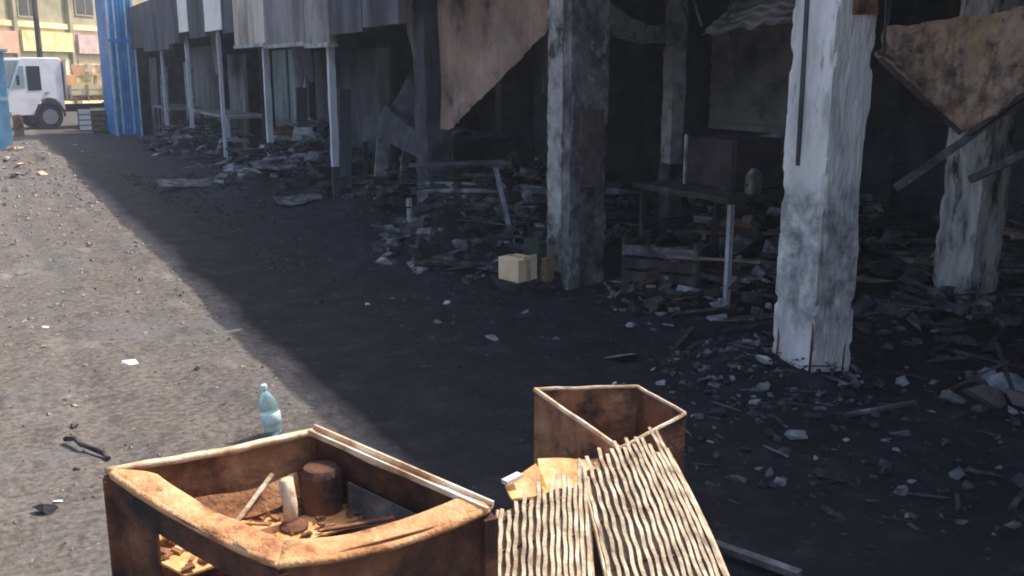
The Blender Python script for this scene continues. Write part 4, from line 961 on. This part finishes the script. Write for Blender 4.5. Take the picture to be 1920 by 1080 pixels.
heap('burnt_debris', 'tangled burnt debris heaped beside the cardboard box and the blackened column', 3.6, 7.25, .8, 1.0, .50, 420, .02, .11, DM + ['ashgrey', 'rubble'], 1)
heap('burnt_debris', 'burnt debris heaped under the slim pale posts', 3.9, 13.2, 1.1, 1.9, .38, 420, .03, .16, DM + ['ashgrey', 'rubble'], 2)
heap('burnt_debris', 'burnt debris piled under the draped sheet and charred counter', 4.6, 10.2, .8, 1.6, .6, 380, .03, .15, DM, 3)
heap('burnt_debris', 'burnt debris piled in the dark bay behind the blackened column', 5.0, 7.6, 1.0, 1.2, .7, 420, .03, .16, DM, 4)
heap('burnt_debris', 'burnt debris strewn behind the pale column to the right edge', 5.6, 3.6, 1.2, .9, .25, 320, .02, .10, DM + ['plum'], 5)
heap('burnt_debris', 'burnt debris piled below the far stalls near the kiosk', 3.9, 19.8, .9, 4.5, .6, 520, .04, .2, DM + ['ashgrey', 'greyboard'], 6)
heap('burnt_debris', 'burnt debris spread over the black ash at lower right', 3.5, 2.8, 1.2, 1.0, .05, 330, .006, .042, DM + ['rubble'], 8)
heap('burnt_debris', 'broken plaster and cinders round the foot of the pale column', 3.6, 3.7, .55, .6, .12, 300, .006, .035, ['rubble', 'char', 'char', 'rubble'], 9)
heap('burnt_debris', 'burnt debris under the burnt table between the front columns', 4.8, 5.6, .6, .5, .3, 200, .02, .09, DM, 7)
JM = ['rubble', 'cabpaint2', 'charwood', 'char', 'rubble', 'brownsheet', 'ashgrey', 'char']
heap('burnt_junk', 'charred junk piled deep in the bay behind the burnt table', 6.4, 6.6, 1.3, 1.6, 1.0, 420, .04, .18, JM, 11)
heap('burnt_junk', 'charred junk piled behind the inner beige column at right', 6.8, 4.2, 1.0, 1.0, .8, 320, .04, .17, JM, 12)
heap('burnt_junk', 'charred junk piled between the thin inner column and the blackened column', 5.0, 8.6, 1.0, 1.4, .9, 380, .04, .17, JM, 14)
heap('burnt_junk', 'charred junk piled in the far bay behind the slim posts', 4.6, 15.2, .8, 2.6, .9, 380, .05, .2, JM, 15)
heap('burnt_junk', 'charred junk heaped under the crate and table between the front columns', 4.5, 5.3, .7, .7, .35, 260, .02, .1, JM, 16)
for k in range(14):
    x, y = rnd.uniform(4.45, 5.1), rnd.uniform(4.92, 5.9)
    z_ = .777; a_ = rnd.uniform(0, 6.28); l_ = rnd.uniform(.06, .22)
    if 4.5 < x < 5.02 and 5.06 < y < 5.66: continue
    m = rnd.choice(['charwood', 'rubble', 'cabpaint2']); w_ = rnd.uniform(.02, .06)
    full = f"{'long' if l_ > .15 else 'middling' if l_ > .1 else 'short'} {'broad' if w_ > .04 else 'thin'} { {'charwood': 'black', 'rubble': 'grey', 'cabpaint2': 'brown'}[m]} scrap on the burnt table, {'near' if y < 5.06 else 'far' if y > 5.66 else 'side'} edge, {'left' if x < 4.65 else 'right' if x > 4.9 else 'middle'}"
    if full in SEEN: continue
    SEEN.add(full)
    o = MB().beam((x, y, z_ + .014), (x + l_ * math.cos(a_) * .4, y + l_ * math.sin(a_) * .4, z_ + rnd.uniform(.014, .09)), w_, .022).build('charred_scrap', m)
    tag(o, full, 'scrap', 'scraps on the burnt table')
# burnt cables hanging from the ceiling
for k, (x, y, z, l_) in enumerate([(x_, y_, 2.79, l0_ + .4) for x_, y_, z_, l0_ in [(4.3, 5.2, 2.39, .5), (4.5, 4.6, 2.39, .35), (5.2, 5.9, 2.39, .6), (4.2, 9.6, 2.39, .9), (4.0, 7.2, 2.39, .7), (4.3, 12.0, 2.39, .8), (4.0, 15.2, 2.39, .7), (5.0, 6.2, 2.39, .45)]]):
    o = MB().tube([(x, y, z), (x + .04, y - .02, z - l_ * .4), (x - .05, y + .05, z - l_ * .8), (x + .06, y + .08, z - l_)], .009, 6).build('hanging_cable', 'char' if k % 2 else 'rubble')
    tag(o, ['long grey cable hanging above the burnt table', 'short black cable hanging left of the pale column', 'grey cable hanging between the thin inner column and the table', 'long black cable hanging over the charred counter', 'grey cable hanging behind the torn brown sheet', 'black cable hanging right of the second slim post', 'grey cable hanging by the second slim post', 'black cable hanging beside the sagging beam'][k], 'cable', 'cables hanging from the burnt ceiling')
tag(crumbs('gravel', 8000, (-1.2, 1.3), (2.4, 24), .003, .018, 'dirtstone', 1), 'fine gravel scattered over the sunlit dirt', 'gravel', kind='stuff')
tag(crumbs('ash_crumbs', 6000, (2.0, 6.0), (1.6, 14), .003, .022, 'char', 2, 1.3), 'dark ash crumbs scattered over the burnt ground', 'ash', kind='stuff')
tag(crumbs('cinder_crumbs', 8000, (1.9, 6.0), (1.6, 16), .003, .025, 'char', 3, 1.3), 'black cinder crumbs scattered over the burnt ground', 'cinders', kind='stuff')
